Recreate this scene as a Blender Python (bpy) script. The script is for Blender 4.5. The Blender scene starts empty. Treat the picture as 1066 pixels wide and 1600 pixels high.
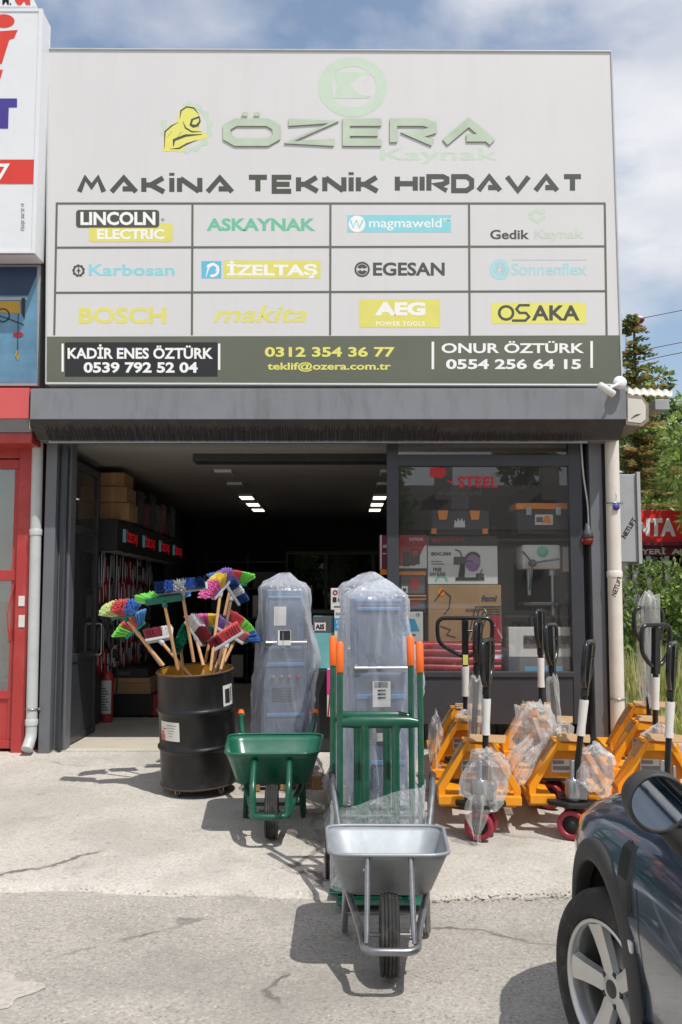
import bpy, math, random
from mathutils import Vector, Matrix, noise as mnoise
C = bpy.context.scene
COL = C.collection
rnd = random.Random(7)
PI = math.pi
R = math.radians

# ------------------------------------------------------------------ camera, sky, sun, exposure
F = 1470.0
EYE = 1.65
TH = math.atan(135 / F)
cd = bpy.data.cameras.new('camera')
cam = bpy.data.objects.new('camera', cd)
COL.objects.link(cam)
cam.location = (0, 0, EYE)
cam.rotation_euler = (PI / 2 + TH, 0, 0)
cd.sensor_fit = 'VERTICAL'
cd.sensor_height = 36
cd.sensor_width = 24
cd.lens = F / 1600 * 36
cd.clip_end = 2000
cd.clip_start = 0.05
C.camera = cam
SUN = Vector((0.33, -0.45, 1.0)).normalized()          # towards the sun
EL = math.asin(SUN.z)
AZ = math.atan2(SUN.x, SUN.y)
W = bpy.data.worlds.new('World')
C.world = W
W.use_nodes = True
wt = W.node_tree
wt.nodes.clear()
def wn(t, **k):
    n = wt.nodes.new(t)
    for a, b in k.items(): setattr(n, a, b)
    return n
sky = wn('ShaderNodeTexSky', sky_type='NISHITA', sun_disc=False)
sky.sun_elevation = EL
sky.sun_rotation = AZ
sky.air_density = 1.2
sky.dust_density = 1.2
tc = wn('ShaderNodeTexCoord')
mp = wn('ShaderNodeMapping')
mp.inputs['Scale'].default_value = (1.0, 1.0, 2.2)
mp.inputs['Location'].default_value = (3.3, 0.12, 4.4)
wt.links.new(tc.outputs['Generated'], mp.inputs['Vector'])
nz = wn('ShaderNodeTexNoise')
nz.inputs['Scale'].default_value = 2.6
nz.inputs['Detail'].default_value = 9
nz.inputs['Roughness'].default_value = 0.52
nz.inputs['Distortion'].default_value = 0.25
wt.links.new(mp.outputs['Vector'], nz.inputs['Vector'])
rp = wn('ShaderNodeValToRGB')
rp.color_ramp.elements[0].position = 0.38
rp.color_ramp.elements[0].color = (.10, .10, .10, 1)
rp.color_ramp.elements[1].position = 0.53
wt.links.new(nz.outputs['Fac'], rp.inputs['Fac'])
nz2 = wn('ShaderNodeTexNoise')
nz2.inputs['Scale'].default_value = 5
nz2.inputs['Detail'].default_value = 7
wt.links.new(mp.outputs['Vector'], nz2.inputs['Vector'])
rc = wn('ShaderNodeValToRGB')
rc.color_ramp.elements[0].color = (4.3, 4.55, 5.2, 1)
rc.color_ramp.elements[1].color = (6.2, 6.3, 6.5, 1)
rc.color_ramp.elements[0].position = 0.35
rc.color_ramp.elements[1].position = 0.65
wt.links.new(nz2.outputs['Fac'], rc.inputs['Fac'])
mx = wn('ShaderNodeMix', data_type='RGBA')
wt.links.new(rp.outputs['Color'], mx.inputs[0])
wt.links.new(sky.outputs['Color'], mx.inputs[6])
wt.links.new(rc.outputs['Color'], mx.inputs[7])
bg = wn('ShaderNodeBackground')
bg.inputs['Strength'].default_value = 0.14
wo = wn('ShaderNodeOutputWorld')
wt.links.new(mx.outputs[2], bg.inputs['Color'])
wt.links.new(bg.outputs['Background'], wo.inputs['Surface'])
sd = bpy.data.lights.new('sun', 'SUN')
sd.energy = 3.7
sd.angle = R(0.55)
sd.color = (1.0, 0.972, 0.935)
so = bpy.data.objects.new('sun', sd)
COL.objects.link(so)
so.rotation_euler = (-SUN).to_track_quat('-Z', 'Y').to_euler()
so.location = (6, -8, 20)
C.view_settings.view_transform = 'Standard'
C.view_settings.look = 'None'
C.view_settings.gamma = 1
C.view_settings.exposure = 0.04
C.cycles.use_denoising = True
C.cycles.transparent_max_bounces = 24
C.cycles.max_bounces = 10
C.cycles.caustics_reflective = False
C.cycles.caustics_refractive = False
C.cycles.sample_clamp_indirect = 6

# ------------------------------------------------------------------ pixels of the photograph to points of the place
_c, _s = math.cos(TH), math.sin(TH)
def P(u, v, Y):
    xc, yc = (u - 533) / F, (800 - v) / F
    k = Y / (_c - yc * _s)
    return Vector((xc * k, Y, EYE + (_s + yc * _c) * k))
def gz(Y):
    if Y < 4.8: return 0.0
    if Y < 5.2: return 0.05 * (Y - 4.8) ** 2 / 0.8
    if Y < 9.0: return 0.05 * (Y - 5.0)
    return 0.2
def G(u, v):
    a, b = 0.5, 80.0
    for _ in range(50):
        m = (a + b) / 2
        if P(u, v, m).z > gz(m): a = m
        else: b = m
    return P(u, v, a)

# ------------------------------------------------------------------ materials
def lin(c):
    c /= 255.0
    return c / 12.92 if c <= 0.04045 else ((c + 0.055) / 1.055) ** 2.4
def S(r, g, b, k=1.0):
    return (lin(r) * k, lin(g) * k, lin(b) * k)
MATS = {}
def mat(name, col, rough=0.5, metal=0.0, var=0.12, scale=6.0, bump=0.0, bscale=80.0, spec=0.5, coat=0.0, emit=0.0, dirt=None, detail=5, rvar=0.12, streak=None):
    if name in MATS: return MATS[name]
    m = bpy.data.materials.new(name)
    m.use_nodes = True
    t = m.node_tree
    b = t.nodes['Principled BSDF']
    b.inputs['Metallic'].default_value = metal
    b.inputs['Specular IOR Level'].default_value = spec
    b.inputs['Coat Weight'].default_value = coat
    b.inputs['Coat Roughness'].default_value = 0.05
    co = t.nodes.new('ShaderNodeTexCoord')
    n = t.nodes.new('ShaderNodeTexNoise')
    n.inputs['Scale'].default_value = scale
    n.inputs['Detail'].default_value = detail
    n.inputs['Roughness'].default_value = 0.6
    t.links.new(co.outputs['Object'], n.inputs['Vector'])
    r = t.nodes.new('ShaderNodeValToRGB')
    r.color_ramp.elements[0].position = 0.3
    r.color_ramp.elements[1].position = 0.7
    r.color_ramp.elements[0].color = tuple(max(0, c * (1 - var)) for c in col) + (1,)
    r.color_ramp.elements[1].color = tuple(min(1, c * (1 + var)) for c in col) + (1,)
    t.links.new(n.outputs['Fac'], r.inputs['Fac'])
    out = r.outputs['Color']
    if dirt:
        n3 = t.nodes.new('ShaderNodeTexNoise')
        n3.inputs['Scale'].default_value = dirt[2]
        n3.inputs['Detail'].default_value = 10
        n3.inputs['Roughness'].default_value = 0.7
        if streak:
            m3 = t.nodes.new('ShaderNodeMapping')
            m3.inputs['Scale'].default_value = streak
            t.links.new(co.outputs['Object'], m3.inputs['Vector'])
            t.links.new(m3.outputs['Vector'], n3.inputs['Vector'])
        else: t.links.new(co.outputs['Object'], n3.inputs['Vector'])
        r3 = t.nodes.new('ShaderNodeValToRGB')
        r3.color_ramp.elements[0].position = 0.5
        r3.color_ramp.elements[1].position = 0.72
        r3.color_ramp.elements[1].color = (dirt[1],) * 3 + (1,)
        t.links.new(n3.outputs['Fac'], r3.inputs['Fac'])
        mm = t.nodes.new('ShaderNodeMix')
        mm.data_type = 'RGBA'
        t.links.new(r3.outputs['Color'], mm.inputs[0])
        t.links.new(out, mm.inputs[6])
        mm.inputs[7].default_value = tuple(dirt[0]) + (1,)
        out = mm.outputs[2]
    t.links.new(out, b.inputs['Base Color'])
    mr = t.nodes.new('ShaderNodeMapRange')
    mr.inputs['To Min'].default_value = max(0.02, rough * (1 - rvar))
    mr.inputs['To Max'].default_value = min(1, rough * (1 + rvar * 1.5))
    t.links.new(n.outputs['Fac'], mr.inputs['Value'])
    t.links.new(mr.outputs['Result'], b.inputs['Roughness'])
    if bump:
        n2 = t.nodes.new('ShaderNodeTexNoise')
        n2.inputs['Scale'].default_value = bscale
        n2.inputs['Detail'].default_value = 6
        t.links.new(co.outputs['Object'], n2.inputs['Vector'])
        bp = t.nodes.new('ShaderNodeBump')
        bp.inputs['Strength'].default_value = bump
        bp.inputs['Distance'].default_value = 0.01
        t.links.new(n2.outputs['Fac'], bp.inputs['Height'])
        t.links.new(bp.outputs['Normal'], b.inputs['Normal'])
    if emit:
        b.inputs['Emission Color'].default_value = tuple(col) + (1,)
        b.inputs['Emission Strength'].default_value = emit
    MATS[name] = m
    return m
def film_mat(name, col, base, rough, bump, bscale, var=0.3):
    """thin clear plastic: part see-through, part milky and shiny"""
    m = bpy.data.materials.new(name)
    m.use_nodes = True
    t = m.node_tree
    b = t.nodes['Principled BSDF']
    b.inputs['Base Color'].default_value = tuple(col) + (1,)
    b.inputs['Roughness'].default_value = rough
    b.inputs['Specular IOR Level'].default_value = 0.9
    tr = t.nodes.new('ShaderNodeBsdfTransparent')
    ms = t.nodes.new('ShaderNodeMixShader')
    co = t.nodes.new('ShaderNodeTexCoord')
    mpn = t.nodes.new('ShaderNodeMapping')
    mpn.inputs['Scale'].default_value = (1, 1, 0.35)
    t.links.new(co.outputs['Object'], mpn.inputs['Vector'])
    n = t.nodes.new('ShaderNodeTexNoise')
    n.inputs['Scale'].default_value = bscale
    n.inputs['Detail'].default_value = 5
    n.inputs['Distortion'].default_value = 1.2
    t.links.new(mpn.outputs['Vector'], n.inputs['Vector'])
    bp = t.nodes.new('ShaderNodeBump')
    bp.inputs['Strength'].default_value = bump
    bp.inputs['Distance'].default_value = 0.02
    t.links.new(n.outputs['Fac'], bp.inputs['Height'])
    t.links.new(bp.outputs['Normal'], b.inputs['Normal'])
    lw = t.nodes.new('ShaderNodeLayerWeight')
    lw.inputs['Blend'].default_value = 0.35
    t.links.new(bp.outputs['Normal'], lw.inputs['Normal'])
    mr = t.nodes.new('ShaderNodeMapRange')
    mr.inputs['To Min'].default_value = base
    mr.inputs['To Max'].default_value = min(1, base + var)
    t.links.new(lw.outputs['Facing'], mr.inputs['Value'])
    t.links.new(mr.outputs['Result'], ms.inputs['Fac'])
    t.links.new(tr.outputs['BSDF'], ms.inputs[1])
    t.links.new(b.outputs['BSDF'], ms.inputs[2])
    t.links.new(ms.outputs['Shader'], t.nodes['Material Output'].inputs['Surface'])
    MATS[name] = m
    return m
def glass_mat(name, tint, refl, dust_veil):
    m = bpy.data.materials.new(name)
    m.use_nodes = True
    t = m.node_tree
    b = t.nodes['Principled BSDF']
    tr = t.nodes.new('ShaderNodeBsdfTransparent')
    tr.inputs['Color'].default_value = tuple(tint) + (1,)
    gl = t.nodes.new('ShaderNodeBsdfGlossy')
    gl.inputs['Roughness'].default_value = 0.0
    fr = t.nodes.new('ShaderNodeFresnel')
    ge = t.nodes.new('ShaderNodeNewGeometry')
    im = t.nodes.new('ShaderNodeMapRange')                 # the pane is one sheet: the same index from both sides
    im.inputs['To Min'].default_value = refl
    im.inputs['To Max'].default_value = 1 / refl
    t.links.new(ge.outputs['Backfacing'], im.inputs['Value'])
    t.links.new(im.outputs['Result'], fr.inputs['IOR'])
    ms = t.nodes.new('ShaderNodeMixShader')
    t.links.new(fr.outputs['Fac'], ms.inputs['Fac'])
    t.links.new(tr.outputs['BSDF'], ms.inputs[1])
    t.links.new(gl.outputs['BSDF'], ms.inputs[2])
    b.inputs['Base Color'].default_value = (0.5, 0.5, 0.48, 1)
    b.inputs['Roughness'].default_value = 0.9
    n = t.nodes.new('ShaderNodeTexNoise')
    n.inputs['Scale'].default_value = 2.0
    n.inputs['Detail'].default_value = 8
    mr = t.nodes.new('ShaderNodeMapRange')
    mr.inputs['To Min'].default_value = dust_veil * 0.3
    mr.inputs['To Max'].default_value = dust_veil * 1.7
    t.links.new(n.outputs['Fac'], mr.inputs['Value'])
    m2 = t.nodes.new('ShaderNodeMixShader')
    t.links.new(mr.outputs['Result'], m2.inputs['Fac'])
    t.links.new(ms.outputs['Shader'], m2.inputs[1])
    t.links.new(b.outputs['BSDF'], m2.inputs[2])
    t.links.new(m2.outputs['Shader'], t.nodes['Material Output'].inputs['Surface'])
    MATS[name] = m
    return m

# ------------------------------------------------------------------ mesh builder
def smooth_path(pts, r=0.05, n=5):
    pts = [Vector(p) for p in pts]
    out = [pts[0]]
    for i in range(1, len(pts) - 1):
        a, b, c = pts[i - 1], pts[i], pts[i + 1]
        d1, d2 = (a - b), (c - b)
        k = min(r, d1.length * 0.45, d2.length * 0.45)
        p, q = b + d1.normalized() * k, b + d2.normalized() * k
        for j in range(n + 1):
            t = j / n
            out.append(p * (1 - t) ** 2 + b * 2 * t * (1 - t) + q * t * t)
    out.append(pts[-1])
    return out
class MB:
    def __init__(self):
        self.v, self.f, self.mi, self.sm = [], [], [], []
    def add(self, vs, fs, mi=0, sm=False, M=None):
        o = len(self.v)
        for p in vs:
            p = Vector(p)
            self.v.append(M @ p if M is not None else p)
        for f in fs:
            self.f.append(tuple(i + o for i in f))
            self.mi.append(mi)
            self.sm.append(sm)
        return self
    def box(self, x0, x1, y0, y1, z0, z1, mi=0, M=None):
        vs = [(x, y, z) for z in (z0, z1) for y in (y0, y1) for x in (x0, x1)]
        return self.add(vs, [(0, 2, 3, 1), (4, 5, 7, 6), (0, 1, 5, 4), (2, 6, 7, 3), (0, 4, 6, 2), (1, 3, 7, 5)], mi, False, M)
    def tube(self, pts, r, seg=10, mi=0, closed=False, M=None, flat=1.0):
        pts = [Vector(p) for p in pts]
        n = len(pts)
        rr = r if isinstance(r, (list, tuple)) else [r] * n
        vs, fs = [], []
        up = None
        for i in range(n):
            if closed: t = pts[(i + 1) % n] - pts[i - 1]
            else: t = pts[min(i + 1, n - 1)] - pts[max(i - 1, 0)]
            t.normalize()
            if up is None:
                up = Vector((0, 0, 1)) if abs(t.z) < 0.9 else Vector((0, 1, 0))
            a = up - t * up.dot(t)
            if a.length < 1e-6: a = t.orthogonal()
            a.normalize()
            b = t.cross(a)
            up = a
            for j in range(seg):
                w = 2 * PI * j / seg
                vs.append(pts[i] + a * math.cos(w) * rr[i] + b * math.sin(w) * rr[i] * flat)
        m = n if closed else n - 1
        for i in range(m):
            for j in range(seg):
                a0, a1 = i * seg + j, i * seg + (j + 1) % seg
                b0, b1 = ((i + 1) % n) * seg + j, ((i + 1) % n) * seg + (j + 1) % seg
                fs.append((a0, a1, b1, b0))
        self.add(vs, fs, mi, True, M)
        if not closed:
            self.add(vs[:seg], [tuple(range(seg))[::-1]], mi, False, M)
            self.add(vs[-seg:], [tuple(range(seg))], mi, False, M)
        return self
    def lathe(self, prof, seg=32, mi=0, M=None, sm=True, closed=False):
        vs, fs = [], []
        for (r, z) in prof:
            for j in range(seg):
                w = 2 * PI * j / seg
                vs.append((r * math.cos(w), r * math.sin(w), z))
        n = len(prof)
        for i in range(n if closed else n - 1):
            for j in range(seg):
                k = (i + 1) % n
                fs.append((i * seg + j, i * seg + (j + 1) % seg, k * seg + (j + 1) % seg, k * seg + j))
        return self.add(vs, fs, mi, sm, M)
    def loft(self, rings, mi=0, sm=True, M=None, closed=True, cap0=False, cap1=False):
        n = len(rings[0])
        vs = [p for r in rings for p in r]
        fs = []
        for i in range(len(rings) - 1):
            for j in range(n if closed else n - 1):
                k = (j + 1) % n
                fs.append((i * n + j, i * n + k, (i + 1) * n + k, (i + 1) * n + j))
        if cap0: fs.append(tuple(range(n))[::-1])
        if cap1: fs.append(tuple(range((len(rings) - 1) * n, len(rings) * n)))
        return self.add(vs, fs, mi, sm, M)
    def prism(self, poly, axis, a, b, mi=0, M=None):
        """polygon (list of 2-D points) swept along axis 'x','y' or 'z' from a to b"""
        def pt(p, h):
            return {'x': (h, p[0], p[1]), 'y': (p[0], h, p[1]), 'z': (p[0], p[1], h)}[axis]
        n = len(poly)
        vs = [pt(p, a) for p in poly] + [pt(p, b) for p in poly]
        fs = [tuple(range(n))[::-1], tuple(range(n, 2 * n))]
        fs += [(i, (i + 1) % n, n + (i + 1) % n, n + i) for i in range(n)]
        return self.add(vs, fs, mi, False, M)
    def build(self, name, mats, parent=None, bevel=0.0, local=False, seg=2, solid=0.0, subd=0, recalc=True):
        me = bpy.data.meshes.new(name)
        off = Vector((0, 0, 0))
        vs = self.v
        if parent is not None and not local:
            M = world_of(parent).inverted()
            vs = [M @ p for p in vs]
        me.from_pydata([tuple(p) for p in vs], [], self.f)
        if not isinstance(mats, (list, tuple)): mats = [mats]
        for m in mats: me.materials.append(MATS[m] if isinstance(m, str) else m)
        me.polygons.foreach_set('material_index', self.mi)
        me.polygons.foreach_set('use_smooth', self.sm)
        me.update()
        if recalc:
            import bmesh
            bm = bmesh.new()
            bm.from_mesh(me)
            bmesh.ops.recalc_face_normals(bm, faces=bm.faces)
            bm.to_mesh(me)
            bm.free()
        o = bpy.data.objects.new(name, me)
        COL.objects.link(o)
        if parent is not None: o.parent = parent
        if solid:
            q = o.modifiers.new('solid', 'SOLIDIFY')
            q.thickness = solid
        if subd:
            q = o.modifiers.new('subd', 'SUBSURF')
            q.levels = q.render_levels = subd
        if bevel:
            q = o.modifiers.new('bevel', 'BEVEL')
            q.width = bevel
            q.segments = seg
            q.limit_method = 'ANGLE'
            q.angle_limit = R(40)
        return o
def world_of(o):
    M = Matrix.LocRotScale(o.location, o.rotation_euler, o.scale)
    return world_of(o.parent) @ M if o.parent else M
def tag(o, label=None, cat=None, group=None, kind=None):
    if label: o['label'] = label
    if cat: o['category'] = cat
    if group: o['group'] = group
    if kind: o['kind'] = kind
    return o
def thing(name, label, cat, loc=(0, 0, 0), rz=0.0, group=None):
    o = bpy.data.objects.new(name, None)
    o.empty_display_size = 0.1
    COL.objects.link(o)
    o.location = loc
    o.rotation_euler = (0, 0, rz)
    return tag(o, label, cat, group)
def dup(root, loc, rz=0.0, label=None, rot=None):
    def cp(o, par):
        c = o.copy()
        COL.objects.link(c)
        c.parent = par
        for ch in list(o.children): cp(ch, c)
        return c
    r = cp(root, None)
    r.location = loc
    r.rotation_euler = rot if rot else (0, 0, rz)
    if label: r['label'] = label
    return r

# ------------------------------------------------------------------ lettering
_tx = {}
def text2d(s, bold=0.0, shear=0.0, space=1.0):
    k = (s, bold, shear, space)
    if k not in _tx:
        c = bpy.data.curves.new('t', 'FONT')
        c.body = s
        c.offset = bold
        c.shear = shear
        c.space_character = space
        c.resolution_u = 3
        o = bpy.data.objects.new('t', c)
        me = o.to_mesh()
        vs = [(v.co[0], v.co[1]) for v in me.vertices]
        fs = [tuple(p.vertices) for p in me.polygons]
        o.to_mesh_clear()
        bpy.data.objects.remove(o)
        bpy.data.curves.remove(c)
        x0, x1 = min(a for a, b in vs), max(a for a, b in vs)
        y0, y1 = min(b for a, b in vs), max(b for a, b in vs)
        _tx[k] = ([((a - x0) / (x1 - x0), (b - y0) / (y1 - y0)) for a, b in vs], fs)
    return _tx[k]
class Face:
    """a flat face of the place on which prints are laid: rect(u0,v0,u1,v1) in face coordinates"""
    def __init__(self, O, ax, ay, n):
        self.O, self.ax, self.ay, self.n = Vector(O), Vector(ax), Vector(ay), Vector(n).normalized()
    def pt(self, u, v, h): return self.O + self.ax * u + self.ay * v + self.n * h
class PxFace:
    """the plane Y = const, addressed in pixels of the photograph (v runs down)"""
    def __init__(self, Y, hs=1.0): self.Y, self.hs = Y, hs
    def pt(self, u, v, h): 
        p = P(u, v, self.Y)
        p.y -= h * self.hs
        return p
def put_text(mb, s, face, u0, v0, u1, v1, mi=0, bold=0.0, shear=0.0, h=0.003, space=1.0, skew=0.0):
    """v0 is the lower edge, v1 the upper edge of the letters"""
    vs, fs = text2d(s, bold, shear, space)
    mb.add([face.pt(u0 + (u1 - u0) * a + skew * b, v0 + (v1 - v0) * b, h) for a, b in vs], fs, mi)
def put_poly(mb, pts, face, mi=0, h=0.003):
    mb.add([face.pt(a, b, h) for a, b in pts], [tuple(range(len(pts)))], mi)
def put_rect(mb, u0, v0, u1, v1, face, mi=0, h=0.003):
    put_poly(mb, [(u0, v0), (u1, v0), (u1, v1), (u0, v1)], face, mi, h)
def put_rrect(mb, u0, v0, u1, v1, face, r, mi=0, h=0.003):
    pts = []
    for cx, cy, a in ((u1 - r, v1 - r, 0), (u0 + r, v1 - r, 90), (u0 + r, v0 + r, 180), (u1 - r, v0 + r, 270)):
        for k in range(5):
            w = R(a + k * 22.5)
            pts.append((cx + r * math.cos(w), cy + r * math.sin(w)))
    put_poly(mb, pts, face, mi, h)
def put_ring(mb, cx, cy, r0, r1, face, mi=0, h=0.003, a0=0, a1=360, n=36, teeth=0, sy=1.0):
    vs, fs = [], []
    for k in range(n + 1):
        w = R(a0 + (a1 - a0) * k / n)
        rr = r1 * (1 + 0.12 * (1 if teeth and (k * teeth * 2 // n) % 2 else 0))
        vs.append(face.pt(cx + r0 * math.cos(w), cy + r0 * math.sin(w) * sy, h))
        vs.append(face.pt(cx + rr * math.cos(w), cy + rr * math.sin(w) * sy, h))
    for k in range(n): fs.append((2 * k, 2 * k + 1, 2 * k + 3, 2 * k + 2))
    mb.add(vs, fs, mi)
def put_line(mb, pts, t, face, mi=0, h=0.003, closed=False, taper=False):
    """a polyline of constant width with mitred corners"""
    pts = [Vector(p) for p in pts]
    n = len(pts)
    L, Rr = [], []
    for i in range(n):
        a = pts[i - 1] if (i > 0 or closed) else None
        b = pts[i]
        c = pts[(i + 1) % n] if (i < n - 1 or closed) else None
        d1 = (b - a).normalized() if a is not None else (c - b).normalized()
        d2 = (c - b).normalized() if c is not None else d1
        n1, n2 = Vector((-d1.y, d1.x)), Vector((-d2.y, d2.x))
        m = n1 + n2
        if m.length < 1e-6: m = n1
        m.normalize()
        k = 1 / max(0.72, m.dot(n1))
        w = t / 2
        if taper and i in (0, n - 1): w *= 0.25
        L.append(b + m * w * k)
        Rr.append(b - m * w * k)
    vs = [face.pt(p.x, p.y, h) for p in L] + [face.pt(p.x, p.y, h) for p in Rr]
    fs = [(i, (i + 1) % n, n + (i + 1) % n, n + i) for i in range(n if closed else n - 1)]
    mb.add(vs, fs, mi)
_O = [(0.18, 0), (0, 0.25), (0, 0.75), (0.18, 1), (0.82, 1), (1, 0.75), (1, 0.25), (0.82, 0)]
GLY = {
 'M': (1.15, [[(0, 0), (0.24, 1), (0.5, 0.38), (0.76, 1), (1, 0)]]),
 'A': (1.15, [[(0, 0), (0.5, 1), (1, 0)], [(0.45, 0.22), (0.86, 0.22)]]),
 'K': (0.95, [[(0, 0), (0, 1)], [(0, 0.5), (0.35, 0.5), (0.95, 1)], [(0.35, 0.5), (1, 0)]]),
 'I': (0.0, [[(0, 0), (0, 1)]]),
 'İ': (0.0, [[(0, 0), (0, 1)], [(0, 1.16), (0, 1.36)]]),
 'N': (0.95, [[(0, 0), (0, 1)], [(.04, .96), (.96, .04)], [(1, 0), (1, 1)]]),
 'T': (0.9, [[(0, 1), (1, 1)], [(0.5, 0), (0.5, 1)]]),
 'E': (0.85, [[(1, 1), (0, 1), (0, 0), (1, 0)], [(0, 0.5), (0.9, 0.5)]]),
 'H': (0.95, [[(0, 0), (0, 1)], [(1, 0), (1, 1)], [(0, 0.5), (1, 0.5)]]),
 'R': (0.95, [[(0, 0), (0, 1), (0.78, 1), (1, 0.86), (1, 0.6), (0.78, 0.46), (0.3, 0.46), (1, 0)]]),
 'D': (0.95, [[(0, 0), (0, 1), (0.72, 1), (1, 0.75), (1, 0.25), (0.72, 0)]]),
 'V': (1.15, [[(0, 1), (0.5, 0), (1, 1)]]),
 'Z': (1.1, [[(0, 1), (1, 1), (0, 0), (1, 0)]]),
 'Ö': (1.2, [_O]),
}
def stroke_text(mb, s, face, u0, v0, u1, v1, tk, mi=0, h=0.003, gap=0.36):
    """wide techno capitals drawn as strokes; v0 lower, v1 upper edge of the capitals"""
    w = 0
    for ch in s: w += (GLY[ch][0] if ch != ' ' else 0.25) + gap
    w -= gap
    H = v1 - v0
    t = tk * abs(H)
    k = (u1 - u0 - t) / w
    x = u0 + t / 2
    sg = 1 if H > 0 else -1
    a, b = v0 + sg * t / 2, v1 - sg * t / 2
    for ch in s:
        if ch == ' ':
            x += (0.25 + gap) * k
            continue
        gw, strokes = GLY[ch]
        for q, st in enumerate(strokes):
            put_line(mb, [(x + p[0] * gw * k, a + (b - a) * p[1]) for p in st], t, face, mi, h + q * .0012, closed=(ch in 'ÖD'))
        x += (gw + gap) * k
# ------------------------------------------------------------------ the materials of the place
mat('grey_paint', S(112, 115, 120, .85), .42, var=.08, scale=3, bump=.05, bscale=12, dirt=(S(120, 115, 105), .25, 4))
mat('dark_paint', S(58, 60, 64, .8), .4, var=.1, scale=3, dirt=(S(110, 105, 98), .22, 5))
mat('frame_paint', S(66, 69, 74, .8), .38, var=.08, scale=4)
mat('shutter_grey', S(128, 130, 133, .95), .5, var=.07, scale=2, bump=.05, bscale=3, dirt=(S(72, 72, 72), .4, 3.0), streak=(2.5, 1, .5))
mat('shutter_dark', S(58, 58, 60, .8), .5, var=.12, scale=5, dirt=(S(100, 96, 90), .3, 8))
mat('bristle_black', (.018, .018, .018), .8)
mat('wall_grey', S(150, 148, 142, .6), .8, var=.1, scale=2, bump=.15, bscale=40)
mat('plaster', S(190, 184, 172, .8), .85, var=.1, scale=1.5, bump=.1, bscale=60)
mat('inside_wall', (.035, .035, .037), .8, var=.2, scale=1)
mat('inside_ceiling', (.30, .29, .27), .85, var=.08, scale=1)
mat('inside_floor', S(196, 187, 170), .7, var=.1, scale=3, dirt=(S(130, 120, 110), .25, 3))
mat('black', (.012, .012, .013), .5)
mat('black_gloss', (.012, .012, .013), .22)
mat('rubber', (.022, .021, .02), .75, var=.25, scale=20, dirt=(S(140, 130, 118), .35, 9))
mat('sign_white', S(230, 228, 227, .84), .42, var=.015, scale=1.2, bump=.06, bscale=1.6, dirt=(S(196, 190, 182), .16, 2.0), streak=(3.2, 1, .22))
mat('sign_olive', S(104, 108, 92, .9), .5, var=.05, scale=2)
mat('sign_dark', S(82, 85, 76, .85), .5, var=.05)
mat('sign_black', S(42, 44, 46, .8), .4)
mat('sign_text_white', S(240, 238, 234), .5, var=.02)
mat('print_yellow', S(220, 214, 112), .5, var=.04)
mat('print_lemon', S(226, 220, 112), .5, var=.03)
mat('print_green', S(110, 190, 155), .5, var=.04)
mat('print_cyan', S(140, 208, 216), .5, var=.04)
mat('print_sky', S(105, 185, 215), .5, var=.04)
mat('print_palecyan', S(170, 212, 216), .5, var=.04)
mat('print_palegreen', S(194, 211, 190), .5, var=.04)
mat('print_paler', S(196, 207, 190), .5, var=.02)
mat('letter_metal', S(190, 204, 180, .95), .22, metal=.0, var=.1, scale=3.5, spec=.7)
mat('letter_side', S(158, 158, 144), .5)
mat('paper', S(226, 222, 214, .9), .8, var=.04, scale=20)
mat('paper_print', S(150, 146, 142, .8), .8)
mat('red_paint', S(190, 62, 58, .8), .4, var=.08, scale=2, dirt=(S(200, 120, 110), .2, 4))
mat('red_light', S(214, 92, 90, .9), .5, var=.06, scale=2)
mat('red_print', S(228, 62, 50, .85), .5, var=.04)
mat('violet_print', S(70, 58, 150, .9), .5)
mat('lightbox_white', S(232, 234, 236, .9), .35, var=.02)
mat('alu', S(188, 190, 190, .8), .4, metal=.6, var=.06)
mat('poster_blue', S(104, 152, 180, .8), .3, var=.25, scale=3)
mat('poster_navy', S(30, 62, 100, .7), .3, var=.2, scale=3)
mat('poster_yellow', S(214, 170, 50, .7), .4)
mat('pvc_cream', S(222, 216, 204, .92), .45, var=.05, scale=3, dirt=(S(180, 160, 135), .3, 4))
mat('pvc_grey', S(196, 200, 198, .9), .45, var=.06, scale=3, dirt=(S(150, 140, 125), .3, 4))
mat('cabinet_grey', S(188, 192, 192, .75), .45, var=.06, scale=3, dirt=(S(140, 110, 85), .3, 5))
mat('white_plastic', S(228, 228, 226, .9), .35, var=.03)
mat('rust', S(150, 112, 86, .8), .9, var=.25, scale=12, bump=.3)
mat('steel', S(170, 172, 174), .3, metal=.9, var=.08, scale=12)
mat('galv', S(160, 165, 168, .95), .5, metal=.45, var=.1, scale=9, bump=.35, bscale=7, rvar=.3, dirt=(S(140, 138, 132), .3, 8))
mat('chrome_dull', S(150, 150, 152), .35, metal=.9, var=.12, scale=20)
mat('green_paint', S(26, 106, 80, .8), .28, var=.1, scale=5, spec=.6, bump=.08, bscale=9, dirt=(S(120, 136, 122), .22, 7))
mat('green_tube', S(20, 92, 68, .75), .3, var=.12, scale=5, spec=.6, dirt=(S(90, 120, 105), .25, 10))
mat('orange_grip', S(245, 112, 34, .95), .5, var=.06)
mat('jack_yellow', S(246, 160, 22, .95), .36, var=.08, scale=4, spec=.6, bump=.06, bscale=30, dirt=(S(120, 84, 40), .3, 9))
mat('jack_red', S(158, 44, 60, .8), .4, var=.1)
mat('cardboard', S(186, 150, 108, .85), .85, var=.1, scale=8, bump=.15, bscale=30)
mat('wood', S(214, 164, 112, .85), .6, var=.12, scale=14)
mat('wood_dark', S(150, 122, 96, .8), .7, var=.15, scale=10)
mat('pallet_wood', S(196, 152, 100, .8), .8, var=.2, scale=9)
mat('drum_black', (.009, .0085, .0085), .3, var=.5, scale=3, bump=.3, bscale=6, spec=.45, dirt=(S(100, 84, 74), .14, 5), rvar=.4)
mat('drum_rust', S(110, 82, 58, .6), .6, var=.3, scale=14)
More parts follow.
